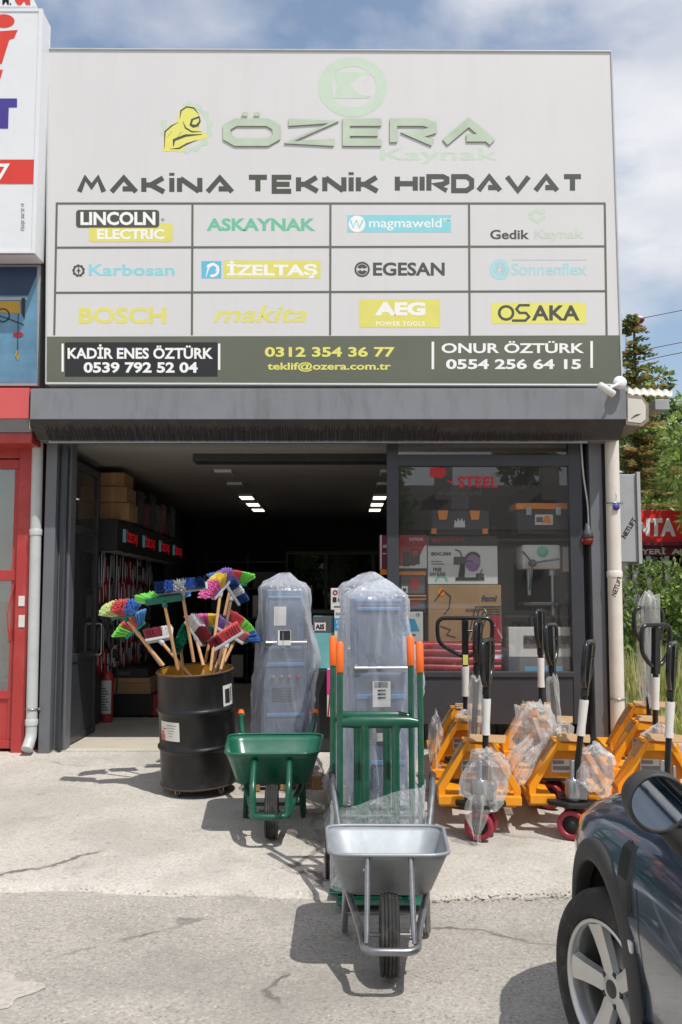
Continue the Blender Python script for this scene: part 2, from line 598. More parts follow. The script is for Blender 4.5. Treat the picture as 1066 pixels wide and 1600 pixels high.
mat('drum_inside', S(206, 152, 40, .85), .5, var=.15, scale=6)
mat('mach_panel', S(98, 112, 134, .75), .45, var=.1, scale=6)
mat('mach_blue', S(92, 142, 190, .85), .4, var=.06)
mat('mach_side', S(92, 116, 152, .8), .42, var=.08)
mat('knob', S(120, 110, 100), .5)
mat('lamp_on', (1.0, .97, .86), .5, emit=2.2)
mat('lamp_off', (.30, .29, .27), .5)
mat('tool_red', S(190, 26, 30, .7), .45, var=.2)
mat('tool_steel', S(170, 172, 175), .4, metal=.8)
mat('box_brown', S(178, 140, 98, .8), .85, var=.1, scale=6)
mat('box_white', S(224, 222, 216, .85), .6, var=.04)
mat('box_red', S(176, 28, 44, .8), .4, var=.15)
mat('box_maroon', S(120, 28, 60, .8), .5)
mat('box_orange', S(240, 140, 40, .9), .45)
mat('box_blue', S(50, 160, 205, .85), .4)
mat('box_teal', S(120, 190, 190, .8), .5)
mat('box_pink', S(226, 60, 140, .9), .5)
mat('case_black', (.02, .02, .022), .5)
mat('print_grey', S(90, 92, 96, .8), .5)
mat('print_purple', S(150, 110, 160, .8), .5)
mat('red_tarp', S(190, 28, 40, .8), .3, var=.3, scale=4)
film_mat('wrap_film', S(222, 226, 234), .18, .13, 1.0, 10, .6)
film_mat('bag_film', S(226, 225, 222), .20, .20, .25, 16, .5)
film_mat('stretch_film', S(226, 228, 230), .30, .10, 1.0, 30, .6)
glass_mat('shop_glass', (.92, .95, .95), 2.15, .05)  # dust plus a pale painted veil standing in for the sunlit yard's reflections
glass_mat('door_glass', (.6, .62, .62), 1.6, .06)
glass_mat('car_glass', (.10, .12, .13), 1.5, .01)

# ------------------------------------------------------------------ the ground
def ground_mat(name, c1, c2, speck, spk, crack, bump):
    m = bpy.data.materials.new(name)
    m.use_nodes = True
    t = m.node_tree
    b = t.nodes['Principled BSDF']
    b.inputs['Roughness'].default_value = .92
    b.inputs['Specular IOR Level'].default_value = .25
    co = t.nodes.new('ShaderNodeTexCoord')
    def N(sc, det, ro=.6):
        n = t.nodes.new('ShaderNodeTexNoise')
        n.inputs['Scale'].default_value = sc
        n.inputs['Detail'].default_value = det
        n.inputs['Roughness'].default_value = ro
        t.links.new(co.outputs['Object'], n.inputs['Vector'])
        return n
    def ramp(src, p0, p1, a, bb):
        r = t.nodes.new('ShaderNodeValToRGB')
        r.color_ramp.elements[0].position = p0
        r.color_ramp.elements[1].position = p1
        r.color_ramp.elements[0].color = tuple(a) + (1,)
        r.color_ramp.elements[1].color = tuple(bb) + (1,)
        t.links.new(src, r.inputs['Fac'])
        return r
    def mixc(f, a, bb, mode='MIX'):
        x = t.nodes.new('ShaderNodeMix')
        x.data_type = 'RGBA'
        x.blend_type = mode
        if isinstance(f, float): x.inputs[0].default_value = f
        else: t.links.new(f, x.inputs[0])
        for i, q in ((6, a), (7, bb)):
            if isinstance(q, tuple): x.inputs[i].default_value = q + (1,)
            else: t.links.new(q, x.inputs[i])
        return x.outputs[2]
    big = ramp(N(.7, 7).outputs['Fac'], .33, .68, c1, c2)
    col = big.outputs['Color']
    fine = ramp(N(55, 4, .75).outputs['Fac'], .35, .68, (.70,) * 3, (1.24,) * 3)
    col = mixc(.8, col, fine.outputs['Color'], 'MULTIPLY')
    vo = t.nodes.new('ShaderNodeTexVoronoi')
    vo.inputs['Scale'].default_value = speck
    t.links.new(co.outputs['Object'], vo.inputs['Vector'])
    vr = ramp(vo.outputs['Color'], .80, .92, (0,) * 3, (spk,) * 3)
    col = mixc(vr.outputs['Color'], col, S(222, 214, 200))
    vr2 = ramp(vo.outputs['Color'], .10, .25, (spk,) * 3, (0,) * 3)
    col = mixc(vr2.outputs['Color'], col, S(96, 90, 82))
    st = ramp(N(2.3, 9, .68).outputs['Fac'], .56, .74, (0,) * 3, (.45,) * 3)
    col = mixc(st.outputs['Color'], col, S(120, 112, 102))
    if crack:
        wv = N(1.6, 6)
        ad = t.nodes.new('ShaderNodeVectorMath')
        ad.operation = 'MULTIPLY_ADD'
        ad.inputs[1].default_value = (.55,) * 3
        t.links.new(wv.outputs['Color'], ad.inputs[0])
        t.links.new(co.outputs['Object'], ad.inputs[2])
        ve = t.nodes.new('ShaderNodeTexVoronoi')
        ve.feature = 'DISTANCE_TO_EDGE'
        ve.inputs['Scale'].default_value = crack
        t.links.new(ad.outputs[0], ve.inputs['Vector'])
        cr = ramp(ve.outputs['Distance'], .003, .012, (.85,) * 3, (0,) * 3)
        ck = ramp(N(1.1, 3).outputs['Fac'], .46, .56, (0,) * 3, (1,) * 3)
        q = mixc(1.0, cr.outputs['Color'], ck.outputs['Color'], 'MULTIPLY')
        col = mixc(q, col, S(92, 86, 78))
    pt = ramp(N(.9, 4, .5).outputs['Fac'], .50, .56, (.0,) * 3, (.32,) * 3)      # old patches and damp stains
    col = mixc(pt.outputs['Color'], col, tuple(x * .72 for x in c1))
    sp = ramp(N(4.2, 8, .7).outputs['Fac'], .63, .70, (.0,) * 3, (.6,) * 3)
    col = mixc(sp.outputs['Color'], col, S(104, 98, 90))
    t.links.new(col, b.inputs['Base Color'])
    bp = t.nodes.new('ShaderNodeBump')
    bp.inputs['Strength'].default_value = bump
    bp.inputs['Distance'].default_value = .012
    t.links.new(N(70, 6, .8).outputs['Fac'], bp.inputs['Height'])
    t.links.new(bp.outputs['Normal'], b.inputs['Normal'])
    MATS[name] = m
ground_mat('asphalt', S(164, 158, 149), S(188, 181, 171), 90, .45, .55, .6)
ground_mat('concrete', S(184, 177, 166), S(206, 199, 188), 45, .22, .42, .45)
ground_mat('concrete_new', S(196, 187, 170), S(214, 206, 190), 60, .2, 0, .25)
ground_mat('soil', S(128, 112, 84), S(150, 134, 100), 30, .4, 0, .6)

def strip(mb, xs, ys, zf, mi=0):
    n = len(xs)
    vs = [(x, y, zf(x, y)) for y in ys for x in xs]
    fs = [(j * n + i, j * n + i + 1, (j + 1) * n + i + 1, (j + 1) * n + i) for j in range(len(ys) - 1) for i in range(n - 1)]
    mb.add(vs, fs, mi, True)
def frange(a, b, n): return [a + (b - a) * i / n for i in range(n + 1)]
m = MB()
ys = [-600, -60, -20] + frange(-8, 4.6, 9) + frange(4.7, 9.2, 30) + [12, 30, 90, 900]
strip(m, [-700, -40, -12] + frange(-8, 8, 16) + [12, 40, 700], ys, lambda x, y: gz(y) - .012)
tag(m.build('ground', 'asphalt'), kind='structure')
# concrete apron: its broken front edge crosses the yard
def edge_y(x):
    a = 5.42 - .10 * math.sin(x * .7 + 1.0) if x < .6 else 5.33 + .10 * (x - .6)
    return a + .05 * mnoise.noise(Vector((x * 2.3, 3.1, 0))) + .03 * mnoise.noise(Vector((x * 9, 1.7, 4)))
m = MB()
xs = frange(-7.0, 7.0, 180)
vs, fs = [], []
rows = [0, .008, .04, .12, .25, .4, .6, .8, 1.0]
for r_ in rows:
    for x in xs:
        y = edge_y(x) + (9.04 - edge_y(x)) * r_
        z = gz(y) + .012 - (.0235 if r_ == 0 else 0)
        vs.append((x, y, z))
n = len(xs)
for j in range(len(rows) - 1):
    for i in range(n - 1):
        fs.append((j * n + i, j * n + i + 1, (j + 1) * n + i + 1, (j + 1) * n + i))
m.add(vs, fs, 0, True)
tag(m.build('concrete_apron', 'concrete'), kind='structure')
m = MB()
strip(m, frange(-2.95, 2.6, 8), [9.045, 9.19], lambda x, y: .22)
m.add([(-2.95, 9.045, .2), (2.6, 9.045, .2), (2.6, 9.045, .22), (-2.95, 9.045, .22)], [(0, 1, 2, 3)])
tag(m.build('threshold_slab', 'concrete_new'), kind='structure')
# patch of light concrete near the lower left corner of the yard
m = MB()
pc = G(20, 1550)
pts = []
for k in range(40):
    w = 2 * PI * k / 40
    q = .19 * (1 + .5 * mnoise.noise(Vector((math.cos(w) * 1.4, math.sin(w) * 1.4, 2))))
    pts.append((pc.x - .1 + q * math.cos(w) * .95, pc.y + q * math.sin(w) * 1.0, -.009))
m.add([(pc.x - .1, pc.y, -.004)] + pts, [(0, 1 + k, 1 + (k + 1) % 40) for k in range(40)])
tag(m.build('concrete_patch', 'concrete'), kind='structure')
# rubble along the broken edge
m = MB()
def pebble(mb, x, y, z, r, mi=0):
    vs = []
    for (a, b_, c_) in ((1, 0, 0), (-1, 0, 0), (0, 1, 0), (0, -1, 0), (0, 0, 1), (0, 0, -.6)):
        k = r * rnd.uniform(.6, 1.25)
        vs.append((x + a * k + rnd.uniform(-.3, .3) * r, y + b_ * k + rnd.uniform(-.3, .3) * r, z + c_ * k * .7))
    mb.add(vs, [(0, 2, 4), (2, 1, 4), (1, 3, 4), (3, 0, 4), (2, 0, 5), (1, 2, 5), (3, 1, 5), (0, 3, 5)], mi)
for k in range(900):
    x = rnd.uniform(.35, 2.2) if rnd.random() < .72 else rnd.uniform(-3.3, .4)
    y = edge_y(x) + rnd.gauss(0, .022 if x < .4 else .035)
    pebble(m, x, y, gz(y) + .004, rnd.choice((.004, .005, .006, .008, .011)) * (1 if x > .35 else .6), k % 2)
for k in range(650):
    x, y = rnd.uniform(-4, 3.2), 2.2 + 6.6 * rnd.random() ** .8
    pebble(m, x, y, gz(y) - .008 if y < edge_y(x) else gz(y) + .013, rnd.choice((.003, .004, .004, .005, .007)), k % 2)
tag(m.build('rubble', ['concrete', 'concrete_new']), kind='stuff')

# ------------------------------------------------------------------ the shop building
Y0 = 9.05
shop = thing('shop_building', 'dark grey shop front with open entrance and big display window under the wide sign', 'shop', (0, Y0, .2))
def px(u, Y=Y0): return (u - 533) * Y / F / (_c - 0 * _s) if False else P(u, 935, Y).x
xl, xr = -2.92, 2.60
m = MB()
m.box(xl, xl + .12, 9.22, 18, .2, 6.55)
m.box(xr - .12, xr, 9.22, 18, .2, 6.55)
m.box(xl + .12, xr - .12, 17.8, 18, .2, 6.55)
m.box(xl, xr, 9.0, 9.22, 3.32, 6.55)
m.build('wall', 'wall_grey', shop)
MB().box(xl - .05, xr + .05, 8.95, 18.05, 6.553, 6.68).build('roof', 'wall_grey', shop)
m = MB()
m.box(xl + .123, xr - .123, 9.223, 17.797, 3.14, 3.2)
m.build('ceiling', 'inside_ceiling', shop)
m = MB()
m.box(xl + .123, xr - .123, 9.193, 17.797, .1, .222)
m.build('floor', 'inside_floor', shop)
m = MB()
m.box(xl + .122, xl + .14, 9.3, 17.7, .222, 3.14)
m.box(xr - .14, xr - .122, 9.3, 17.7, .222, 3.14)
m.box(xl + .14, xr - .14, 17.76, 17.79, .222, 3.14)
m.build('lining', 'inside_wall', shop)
# jambs and columns
cw = px(85, 8.98)
m = MB()
m.box(px(66, 8.95), cw, 8.95, 9.2, .2, 3.3)
m.box(cw + .003, px(109, 9.1), 9.06, 9.24, .222, 3.3)
m.build('column', 'grey_paint', shop, bevel=.006)
m = MB()
m.box(px(925, 8.97), px(945, 8.97), 8.95, 9.2, .2, 3.3)
m.build('column', 'grey_paint', shop, bevel=.006)
m = MB()
m.box(px(904, 9.15), px(925, 9.0) + .02, 9.12, 9.26, .222, 3.3)
m.box(px(945, 9.0) + .003, xr, 9.02, 9.2, .2, 3.3)
m.build('jamb', 'dark_paint', shop, bevel=.004)
MB().box(px(97, 9.0) , px(101, 9.0), 8.99, 9.057, .22, 3.1).build('guide_rail', 'dark_paint', shop, bevel=.004)
# window
Yw = 9.03
def fr(mb, u0, v0, u1, v1, y0=Yw - .04, y1=Yw + .05, mi=0):
    a, b = P(u0, v1, Yw), P(u1, v0, Yw)
    mb.box(a.x, b.x, y0, y1, a.z, b.z, mi)
m = MB()
fr(m, 606, 690, 622, 1131)
fr(m, 896, 690, 906, 1131)
fr(m, 622.2, 711, 895.8, 729, Yw - .037, Yw + .047)
fr(m, 622.2, 1049, 895.8, 1058, Yw - .045, Yw + .05)
fr(m, 108, 684, 905.8, 691.5, Yw - .034, Yw + .044)
m.build('window_frame', 'frame_paint', shop, bevel=.005)
m = MB(); fr(m, 622.2, 1058.3, 895.8, 1131, Yw - .03, Yw + .04); m.build('window_panel', 'frame_paint', shop, bevel=.004)
def sheet_(u0, v0, u1, v1, y):
    a, b = P(u0, v1, Yw), P(u1, v0, Yw)
    return MB().add([(a.x, y, a.z), (b.x, y, a.z), (b.x, y, b.z), (a.x, y, b.z)], [(0, 1, 2, 3)])
m = sheet_(621, 728, 897, 1050, Yw + .003); m.build('window_pane', 'shop_glass', shop)
m = sheet_(621, 691, 897, 712, Yw + .003); m.build('transom_pane', 'shop_glass', shop)
# glazed door leaf, folded inwards
dx = px(112, 9.24)
d = MB()
d.box(dx - .05, dx, 9.25, 9.32, .235, 3.02)
d.box(dx - .05, dx, 10.17, 10.25, .235, 3.02)
for z0, z1 in ((.235, .30), (1.02, 1.10), (2.30, 2.38), (2.95, 3.02)): d.box(dx - .048, dx - .002, 9.3203, 10.1697, z0, z1)
door = d.build('door_leaf', 'frame_paint', shop, bevel=.004)
MB().box(dx - .035, dx - .012, 9.3206, 10.1694, .3003, 1.0197).build('door_panel', 'frame_paint', door)
MB().box(dx - .03, dx - .024, 9.3206, 10.1694, 1.1003, 2.2997).box(dx - .03, dx - .024, 9.3206, 10.1694, 2.3803, 2.9497).build('door_pane', 'door_glass', door)
MB().tube(smooth_path([(dx, 10.19, 1.05), (dx + .06, 10.19, 1.05), (dx + .06, 10.19, 1.38), (dx, 10.19, 1.38)], .03), .012).build('door_handle', 'steel', door)
# dark box beam with the shutter tube, just inside
bm_ = thing('ceiling_beam', 'dark box beam with a long pale tube lamp just inside the entrance', 'ceiling beam', (px(455, 9.7), 9.7, 2.95))
a, b_ = P(303, 722, 9.7), P(608, 697, 9.7)
MB().box(a.x, b_.x, 9.62, 9.9, a.z, 3.138).build('beam', 'dark_paint', bm_, bevel=.005)
a2, b2 = P(318, 706, 9.6), P(606, 698, 9.6)
MB().box(a2.x, b2.x, 9.57, 9.617, a2.z, b2.z).build('lamp_tube', 'lamp_off', bm_, bevel=.008)
# ceiling lamps in two rows
lamp_l = ['unlit ceiling lamp of the left row, nearest the entrance', 'unlit ceiling lamp of the left row, second from the entrance',
          'unlit ceiling lamp of the left row, just before the lit ones', 'lit ceiling lamp of the left row, nearest and largest of its three lit ones',
          'lit ceiling lamp of the left row, middle of its three lit ones', 'lit ceiling lamp of the left row, farthest back']
for side, X in ((0, -1.37), (1, .56)):
    for k, Y in enumerate((9.98, 11.0, 12.2, 13.6, 14.6, 15.5)):
        if side and k < 1: continue
        on = k >= 3
        lb = lamp_l[k]
        if side: lb = lb.replace('left row', 'right row')
        t = thing('ceiling_lamp', lb, 'ceiling lamp', (X, Y, 3.14), 0, 'lamps on the shop ceiling')
        MB().box(-.10, .10, -.2, .2, -.035, -.001).build('lamp_case', 'white_plastic', t, local=True, bevel=.004)
        MB().box(-.09, .09, -.19, .19, -.042, -.0353).build('diffuser', 'lamp_on' if on else 'lamp_off', t, local=True)

# ------------------------------------------------------------------ the sign over the shop
YS = 8.75
f = PxFace(YS, .35)
sign = thing('signboard', 'huge white signboard with pale green emblem, dark headline and a grid of tool logos', 'sign', P(522, 601, YS))
cn = [(72, 600), (972, 602.5), (955, 81), (75, 77)]
m = MB()
vs = [f.pt(u, v, 0) for u, v in cn]
vs2 = [Vector((p.x, 8.998, p.z)) for p in vs]
m.add(vs + vs2, [(0, 1, 2, 3), (7, 6, 5, 4), (0, 4, 5, 1), (1, 5, 6, 2), (2, 6, 7, 3), (3, 7, 4, 0)])
m.build('panel', 'sign_white', sign)
m = MB()
for k, t_ in ((0, 3.5), (1, 3.5), (3, 2.5), (2, 4)):
    a, b_ = Vector(cn[k]), Vector(cn[(k + 1) % 4])
    m.tube([f.pt(a.x, a.y, .008), f.pt(b_.x, b_.y, .008)], t_ / 170 * .4 + .002, 6)
m.build('trim', 'pvc_grey', sign)
m = MB()
put_poly(m, [(72.5, 597), (971.5, 599.5), (967.5, 524), (73, 526)], f, 0, .004)
m.build('band', 'sign_olive', sign)
m = MB()
GX = [(89, 85), (301, 300), (516.5, 516), (733, 734), (945, 948)]
GY = [(318, 318), (387, 385), (457.5, 455), (525, 522)]
for gi, (a, b_) in enumerate(GX): put_line(m, [(a, 317), (b_, 524)], 3.4, f, 0, .0042)
for gi, (a, b_) in enumerate(GY[:3]): put_line(m, [(88, a), (946, b_)], 3.4, f, 0, .005)
m.build('grid_lines', 'sign_olive', sign)
for w_, u0, v0, u1, v1 in (('MAKİNA', 120, 304, 367, 274), ('TEKNİK', 385, 303, 594, 273), ('HIRDAVAT', 617, 302, 912, 272)):
    m = MB(); stroke_text(m, w_, f, u0, v0, u1, v1, .27, 0); m.build('headline_lettering', 'sign_dark', sign)
# raised name letters: a bright face on a dark body
def raised(name, words, tk, h):
    m = MB()
    for (s_, u0, v0, u1, v1) in words:
        for k in range(5): stroke_text(m, s_, f, u0, v0 + .35, u1, v1 + .35, tk * 1.03, 1, .003 + h * k / 5, gap=.3)
        stroke_text(m, s_, f, u0, v0, u1, v1, tk, 0, h, gap=.3)
    return m
m = raised('', [('ÖZERA', 349, 229, 775, 186)], .27, .035)
put_ring(m, 383, 179, 0, 5, f, 0, .035, sy=.7); put_ring(m, 402, 179, 0, 5, f, 0, .035, sy=.7)
m.build('name_lettering', ['letter_metal', 'letter_side'], sign)
m = MB()
put_text(m, 'Kaynak', f, 594, 256, 778, 232, 0, .012)
m.build('subtitle_lettering', 'print_palegreen', sign)
m = MB()
put_ring(m, 551, 136, 37, 54, f, 0, .003, n=48, sy=.87)
put_poly(m, [(500, 122), (520, 118), (520, 150), (500, 150)], f, 0, .0034)
put_poly(m, [(521, 113), (585, 113), (566, 121), (560, 131), (562, 143), (578, 154), (521, 154), (528, 134)], f, 0, .0034)
put_poly(m, [(546, 134), (562, 120), (580, 116), (568, 131), (568, 138), (580, 152), (562, 148)], f, 1, .0042)
m.build('emblem', ['print_palegreen', 'sign_white'], sign)
# emblem of a welder at work in front of a pale cogwheel
m = MB()
put_ring(m, 292, 199, 32, 37, f, 2, .003, teeth=12, n=48, a0=-100, a1=200)
body = [(254, 237), (257, 205), (266, 196), (277, 190), (280, 174), (288, 166), (299, 166), (309, 174), (313, 184), (314, 196), (309, 202), (318, 206), (327, 214), (312, 219), (292, 225), (284, 238), (268, 236)]
put_poly(m, body, f, 0, .0034)
for ln, t_ in (([(257, 233), (258, 206), (268, 197), (279, 191)], 2.4), ([(281, 186), (283, 173), (292, 167), (303, 169), (311, 179)], 2.4),
               ([(271, 229), (272, 219), (290, 212), (316, 210)], 4.2), ([(266, 233), (280, 232), (292, 225), (308, 219)], 2.8), ([(286, 190), (290, 200), (300, 206), (316, 206)], 2.6),
               ([(277, 215), (284, 206)], 2.2), ([(262, 214), (269, 205)], 2)):
    put_line(m, ln, t_, f, 1, .0042, taper=True)
put_poly(m, [(296, 196), (299, 186), (312, 181), (314, 190), (310, 198), (302, 200)], f, 1, .0044)
put_poly(m, [(300, 194), (302, 188), (311, 185), (311, 190), (306, 195)], f, 0, .005)
m.build('welder_emblem', ['print_lemon', 'sign_dark', 'print_palegreen'], sign)
# the twelve trade marks
def logo(mats_, fn):
    m = MB()
    fn(m)
    m.build('logo', mats_, sign)
def l1(m):
    put_rrect(m, 119, 328, 249, 356, f, 5, 0, .003); put_text(m, 'LINCOLN', f, 126, 352, 243, 331, 1, .035, h=.005)
    put_rrect(m, 139, 349, 270, 378, f, 5, 2, .004); put_text(m, 'ELECTRIC', f, 152, 374, 257, 358, 1, .035, h=.006)
    put_rrect(m, 119, 328, 249, 356, f, 5, 0, .0045); put_text(m, '®', f, 252, 346, 257, 341, 0, 0, h=.003)
logo(['sign_dark', 'sign_text_white', 'print_yellow'], l1)
def l2(m):
    put_text(m, 'ASKAYNAK', f, 323, 361, 493, 341, 0, .035)
logo(['print_green'], l2)
def l3(m):
    put_rect(m, 543, 363, 705, 336, f, 0, .003)
    put_ring(m, 558, 350, 0, 13, f, 1, .004)
    put_line(m, [(548, 344), (552, 356), (557, 344), (562, 356), (567, 344)], 2.6, f, 0, .005)
    put_text(m, 'magmaweld', f, 577, 360, 690, 341, 1, .006, h=.004); put_text(m, 'TM', f, 692, 346, 704, 341, 1, .01, h=.004)
logo(['print_cyan', 'sign_text_white'], l3)
def l4(m):
    put_poly(m, [(825, 333), (839, 325), (853, 332), (847, 336), (838, 331), (832, 335), (832, 337), (825, 337)], f, 1, .003)
    put_poly(m, [(825, 340), (832, 339), (839, 342), (846, 338), (853, 338), (853, 341), (839, 349)], f, 1, .003)
    put_text(m, 'Gedik', f, 766, 374, 827, 359, 0, .025); put_text(m, 'Kaynak', f, 835, 377, 912, 359, 2, .02)
logo(['sign_dark', 'print_palegreen', 'print_paler'], l4)
def l5(m):
    put_ring(m, 123, 423, 6, 9, f, 0, .003, teeth=9, n=36); put_line(m, [(120, 423), (126, 423)], 2.4, f, 0, .003); put_line(m, [(123, 418), (123, 428)], 2, f, 0, .0034)
    put_text(m, 'Karbosan', f, 139, 431, 273, 413, 1, .02)
logo(['sign_dark', 'print_cyan'], l5)
def l6(m):
    put_rect(m, 315, 435, 346, 408, f, 0, .003)
    put_ring(m, 332, 422, 7, 11, f, 1, .004, a0=-150, a1=110)
    put_line(m, [(322, 433), (326, 418), (334, 412), (341, 417), (337, 424)], 3, f, 1, .0045, taper=True)
    put_rect(m, 350, 435, 501, 407, f, 2, .003); put_text(m, 'İZELTAŞ', f, 355, 435, 496, 408, 1, .035, h=.004)
logo(['print_sky', 'sign_text_white', 'print_yellow'], l6)
def l7(m):
    put_ring(m, 566, 421, 9, 12, f, 0, .003); put_ring(m, 566, 421, 2.5, 8, f, 0, .0033, a0=20, a1=160); put_ring(m, 566, 421, 2.5, 8, f, 0, .0033, a0=200, a1=340)
    put_text(m, 'EGESAN', f, 583, 431, 695, 410, 0, .03)
logo(['sign_dark'], l7)
def l8(m):
    put_ring(m, 781, 421, 9, 16, f, 0, .003, n=48); 
    for k in range(14): put_ring(m, 781, 421, 3, 8.6, f, 0, .0034, a0=k * 25.7, a1=k * 25.7 + 15, n=3)
    put_text(m, 'Sonnenflex', f, 799, 430, 917, 411, 0, .012)
    put_line(m, [(800, 406), (917, 406)], 1.4, f, 0, .003)
logo(['print_palecyan'], l8)
logo(['print_yellow'], lambda m: put_text(m, 'BOSCH', f, 123, 506, 260, 480, 0, .03))
logo(['print_yellow'], lambda m: put_text(m, 'makita', f, 334, 504, 480, 477, 0, .016, shear=.28))
def l11(m):
    put_rect(m, 561, 512, 688, 468, f, 0, .003); put_text(m, 'AEG', f, 586, 493, 665, 472, 1, .05, h=.004); put_text(m, 'POWER TOOLS', f, 588, 509, 664, 502, 1, .02, h=.004, space=1.1)
logo(['print_yellow', 'sign_text_white'], l11)
def l12(m):
    put_rect(m, 768, 506, 916, 473, f, 0, .003)
    put_ring(m, 791, 489, 8.6, 13, f, 1, .004, sy=.95)
    put_line(m, [(828, 477), (812, 477), (807, 483), (812, 489), (822, 489), (827, 495), (821, 501), (800, 501)], 4, f, 1, .0043)
    put_text(m, 'AKA', f, 831, 501, 906, 477, 1, .03, h=.004)
logo(['print_lemon', 'sign_dark'], l12)
# the band of names and telephone numbers
m = MB(); put_rect(m, 102, 588.5, 340, 535, f, 0, .008)
m.build('name_sticker', 'sign_black', sign)
m = MB()
put_text(m, 'KADİR ENES ÖZTÜRK', f, 106, 561, 333, 538, 0, .03, h=.012); put_text(m, '0539 792 52 04', f, 131, 583, 309, 566, 0, .035, h=.012)
m.build('name_lettering', 'sign_text_white', sign); m = MB()
put_rect(m, 96.5, 581, 100, 537, f, 0, .009); m.build('side_bar', 'sign_text_white', sign); m = MB(); put_rect(m, 341, 578, 344.5, 537, f, 0, .009)
m.build('side_bar', 'sign_text_white', sign); m = MB()
put_text(m, 'ONUR ÖZTÜRK', f, 690, 552, 913, 533, 0, .025, h=.009); put_text(m, '0554 256 64 15', f, 697, 577, 908, 561, 0, .03, h=.009)
m.build('name_lettering', 'sign_text_white', sign); m = MB()
put_rect(m, 674.5, 577, 678.5, 534, f, 0, .009); m.build('side_bar', 'sign_text_white', sign); m = MB(); put_rect(m, 922.5, 575, 926.5, 533, f, 0, .009)
m.build('side_bar', 'sign_text_white', sign)
m = MB()
put_text(m, '0312 354 36 77', f, 414, 558, 617, 542, 0, .03, h=.009); m.build('phone_lettering', 'print_lemon', sign); m = MB(); put_text(m, 'teklif@ozera.com.tr', f, 418, 581, 611, 566, 0, .025, h=.009)
m.build('address_lettering', 'print_lemon', sign)

# ------------------------------------------------------------------ roller shutter box
YB = 8.52
sh = thing('shutter_box', 'long grey roller shutter box with black brush fringe above the entrance', 'shutter', P(515, 690, 8.8))
x0, x1 = P(47, 650, YB).x, P(979, 650, YB).x
zt, zm, zb = P(500, 607, YB).z, P(500, 655, YB).z, P(500, 687, 8.74).z
MB().prism([(YB, zm), (YB, zt), (8.998, zt), (8.998, zb), (8.74, zb)], 'x', x0, x1).build('housing', 'shutter_grey', sh, bevel=.004)
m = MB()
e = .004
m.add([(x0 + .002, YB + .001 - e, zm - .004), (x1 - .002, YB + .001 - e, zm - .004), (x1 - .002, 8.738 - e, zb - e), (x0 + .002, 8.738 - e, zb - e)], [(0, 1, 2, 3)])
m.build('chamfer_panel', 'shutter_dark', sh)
m = MB()
for k in range(520):
    x = x0 + .12 + (x1 - x0 - .5) * k / 520 + rnd.uniform(-.004, .004)
    t_ = rnd.uniform(.42, .75) if k < 380 else rnd.uniform(.2, .45)
    y, z = YB + (8.74 - YB) * (1 - t_), zm + (zb - zm) * (1 - t_)
    l_ = rnd.uniform(-.012, .012)
    m.add([(x, y - .012, z), (x + .006, y - .012, z), (x + .006 + l_, 8.73, zb - .012), (x + l_, 8.73, zb - .012)], [(0, 1, 2, 3)])
m.build('brush_fringe', 'bristle_black', sh)
MB().box(x0 + .1, x1 - .3, 8.76, 8.8, zb - .03, zb + .01).build('bottom_slat', 'chrome_dull', sh, bevel=.004)
MB().box(x0 - .012, x0 - .001, YB + .02, 8.98, zm + .02, zt - .02).box(x1 + .001, x1 + .012, YB + .02, 8.98, zm + .02, zt - .02).build('end_cap', 'dark_paint', sh)

# ------------------------------------------------------------------ red neighbour shop on the left
nb = thing('neighbour_shop', 'red framed neighbour shop front cut off by the left edge of the picture', 'shop', (-4.4, 9.1, .2))
MB().box(-9, -2.98, 9.3, 18, .2, 6.5).build('wall', 'plaster', nb)
m = MB()
m.box(px(25, 9.0), px(46, 9.0), 8.98, 9.25, .2, 3.3)
m.box(-5.0, px(25, 9) - .003, 9.0, 9.2, 3.0, 3.3)
m.build('post', 'red_paint', nb, bevel=.006)
MB().box(px(46, 9) + .003, px(62, 9.1), 9.1, 9.29, .2, 3.3).build('jamb', 'red_paint', nb)
dl = MB()
xa, xb = -4.1, px(24, 9) - .004
dl.box(xa, xb, 9.03, 9.1, .24, .32); dl.box(xa, xb, 9.03, 9.1, .70, .78); dl.box(xa, xb, 9.02, 9.1, 1.82, 1.92); dl.box(xa, xb, 9.02, 9.1, 2.9, 2.99)
dl.box(xb - .05, xb, 9.035, 9.095, .3203, 2.8997)
dd = dl.build('door', 'red_paint', nb, bevel=.005)
MB().box(xa, xb - .0503, 9.05, 9.08, .3203, .6997).build('door_panel', 'red_paint', dd)
MB().box(xa, xb - .0503, 9.06, 9.066, .7803, 1.8197).box(xa, xb - .0503, 9.06, 9.066, 1.9203, 2.8997).build('door_pane', 'shop_glass', dd)
MB().tube(smooth_path([(xb - .02, 9.03, 1.78), (xb - .06, 8.96, 1.5), (xb - .02, 8.97, 1.2), (xb - .05, 9.02, 1.35)], .1), .008).build('cable', 'red_paint', nb)
m = MB()
for v0, v1 in ((931, 947), (961, 980)):
    a, b_ = P(29, v1, 8.975), P(39, v0, 8.975)
    m.box(a.x, b_.x, 8.972, 8.977, a.z, b_.z)
m.build('sticker', 'paper', nb)
MB().box(-4.4, -3.1, 9.5, 9.52, .3, 2.9).build('curtain', 'red_light', nb)
sb = thing('shutter_box', 'red and grey shutter box over the neighbour door at the left edge', 'shutter', (-4, 8.8, 3.1), 0)
xe = P(45, 640, 8.55).x
za, zb_, zc = P(20, 606, 8.55).z, P(20, 654, 8.55).z, P(20, 674, 8.6).z
MB().prism([(8.55, zb_), (8.55, za), (9.29, za), (9.29, zb_)], 'x', -9, xe).build('housing', 'red_light', sb, bevel=.004)
MB().prism([(8.56, zb_ - .001), (9.28, zb_ - .001), (9.28, zc), (8.64, zc)], 'x', -9, xe).build('grey_strip', 'shutter_grey', sb, bevel=.003)
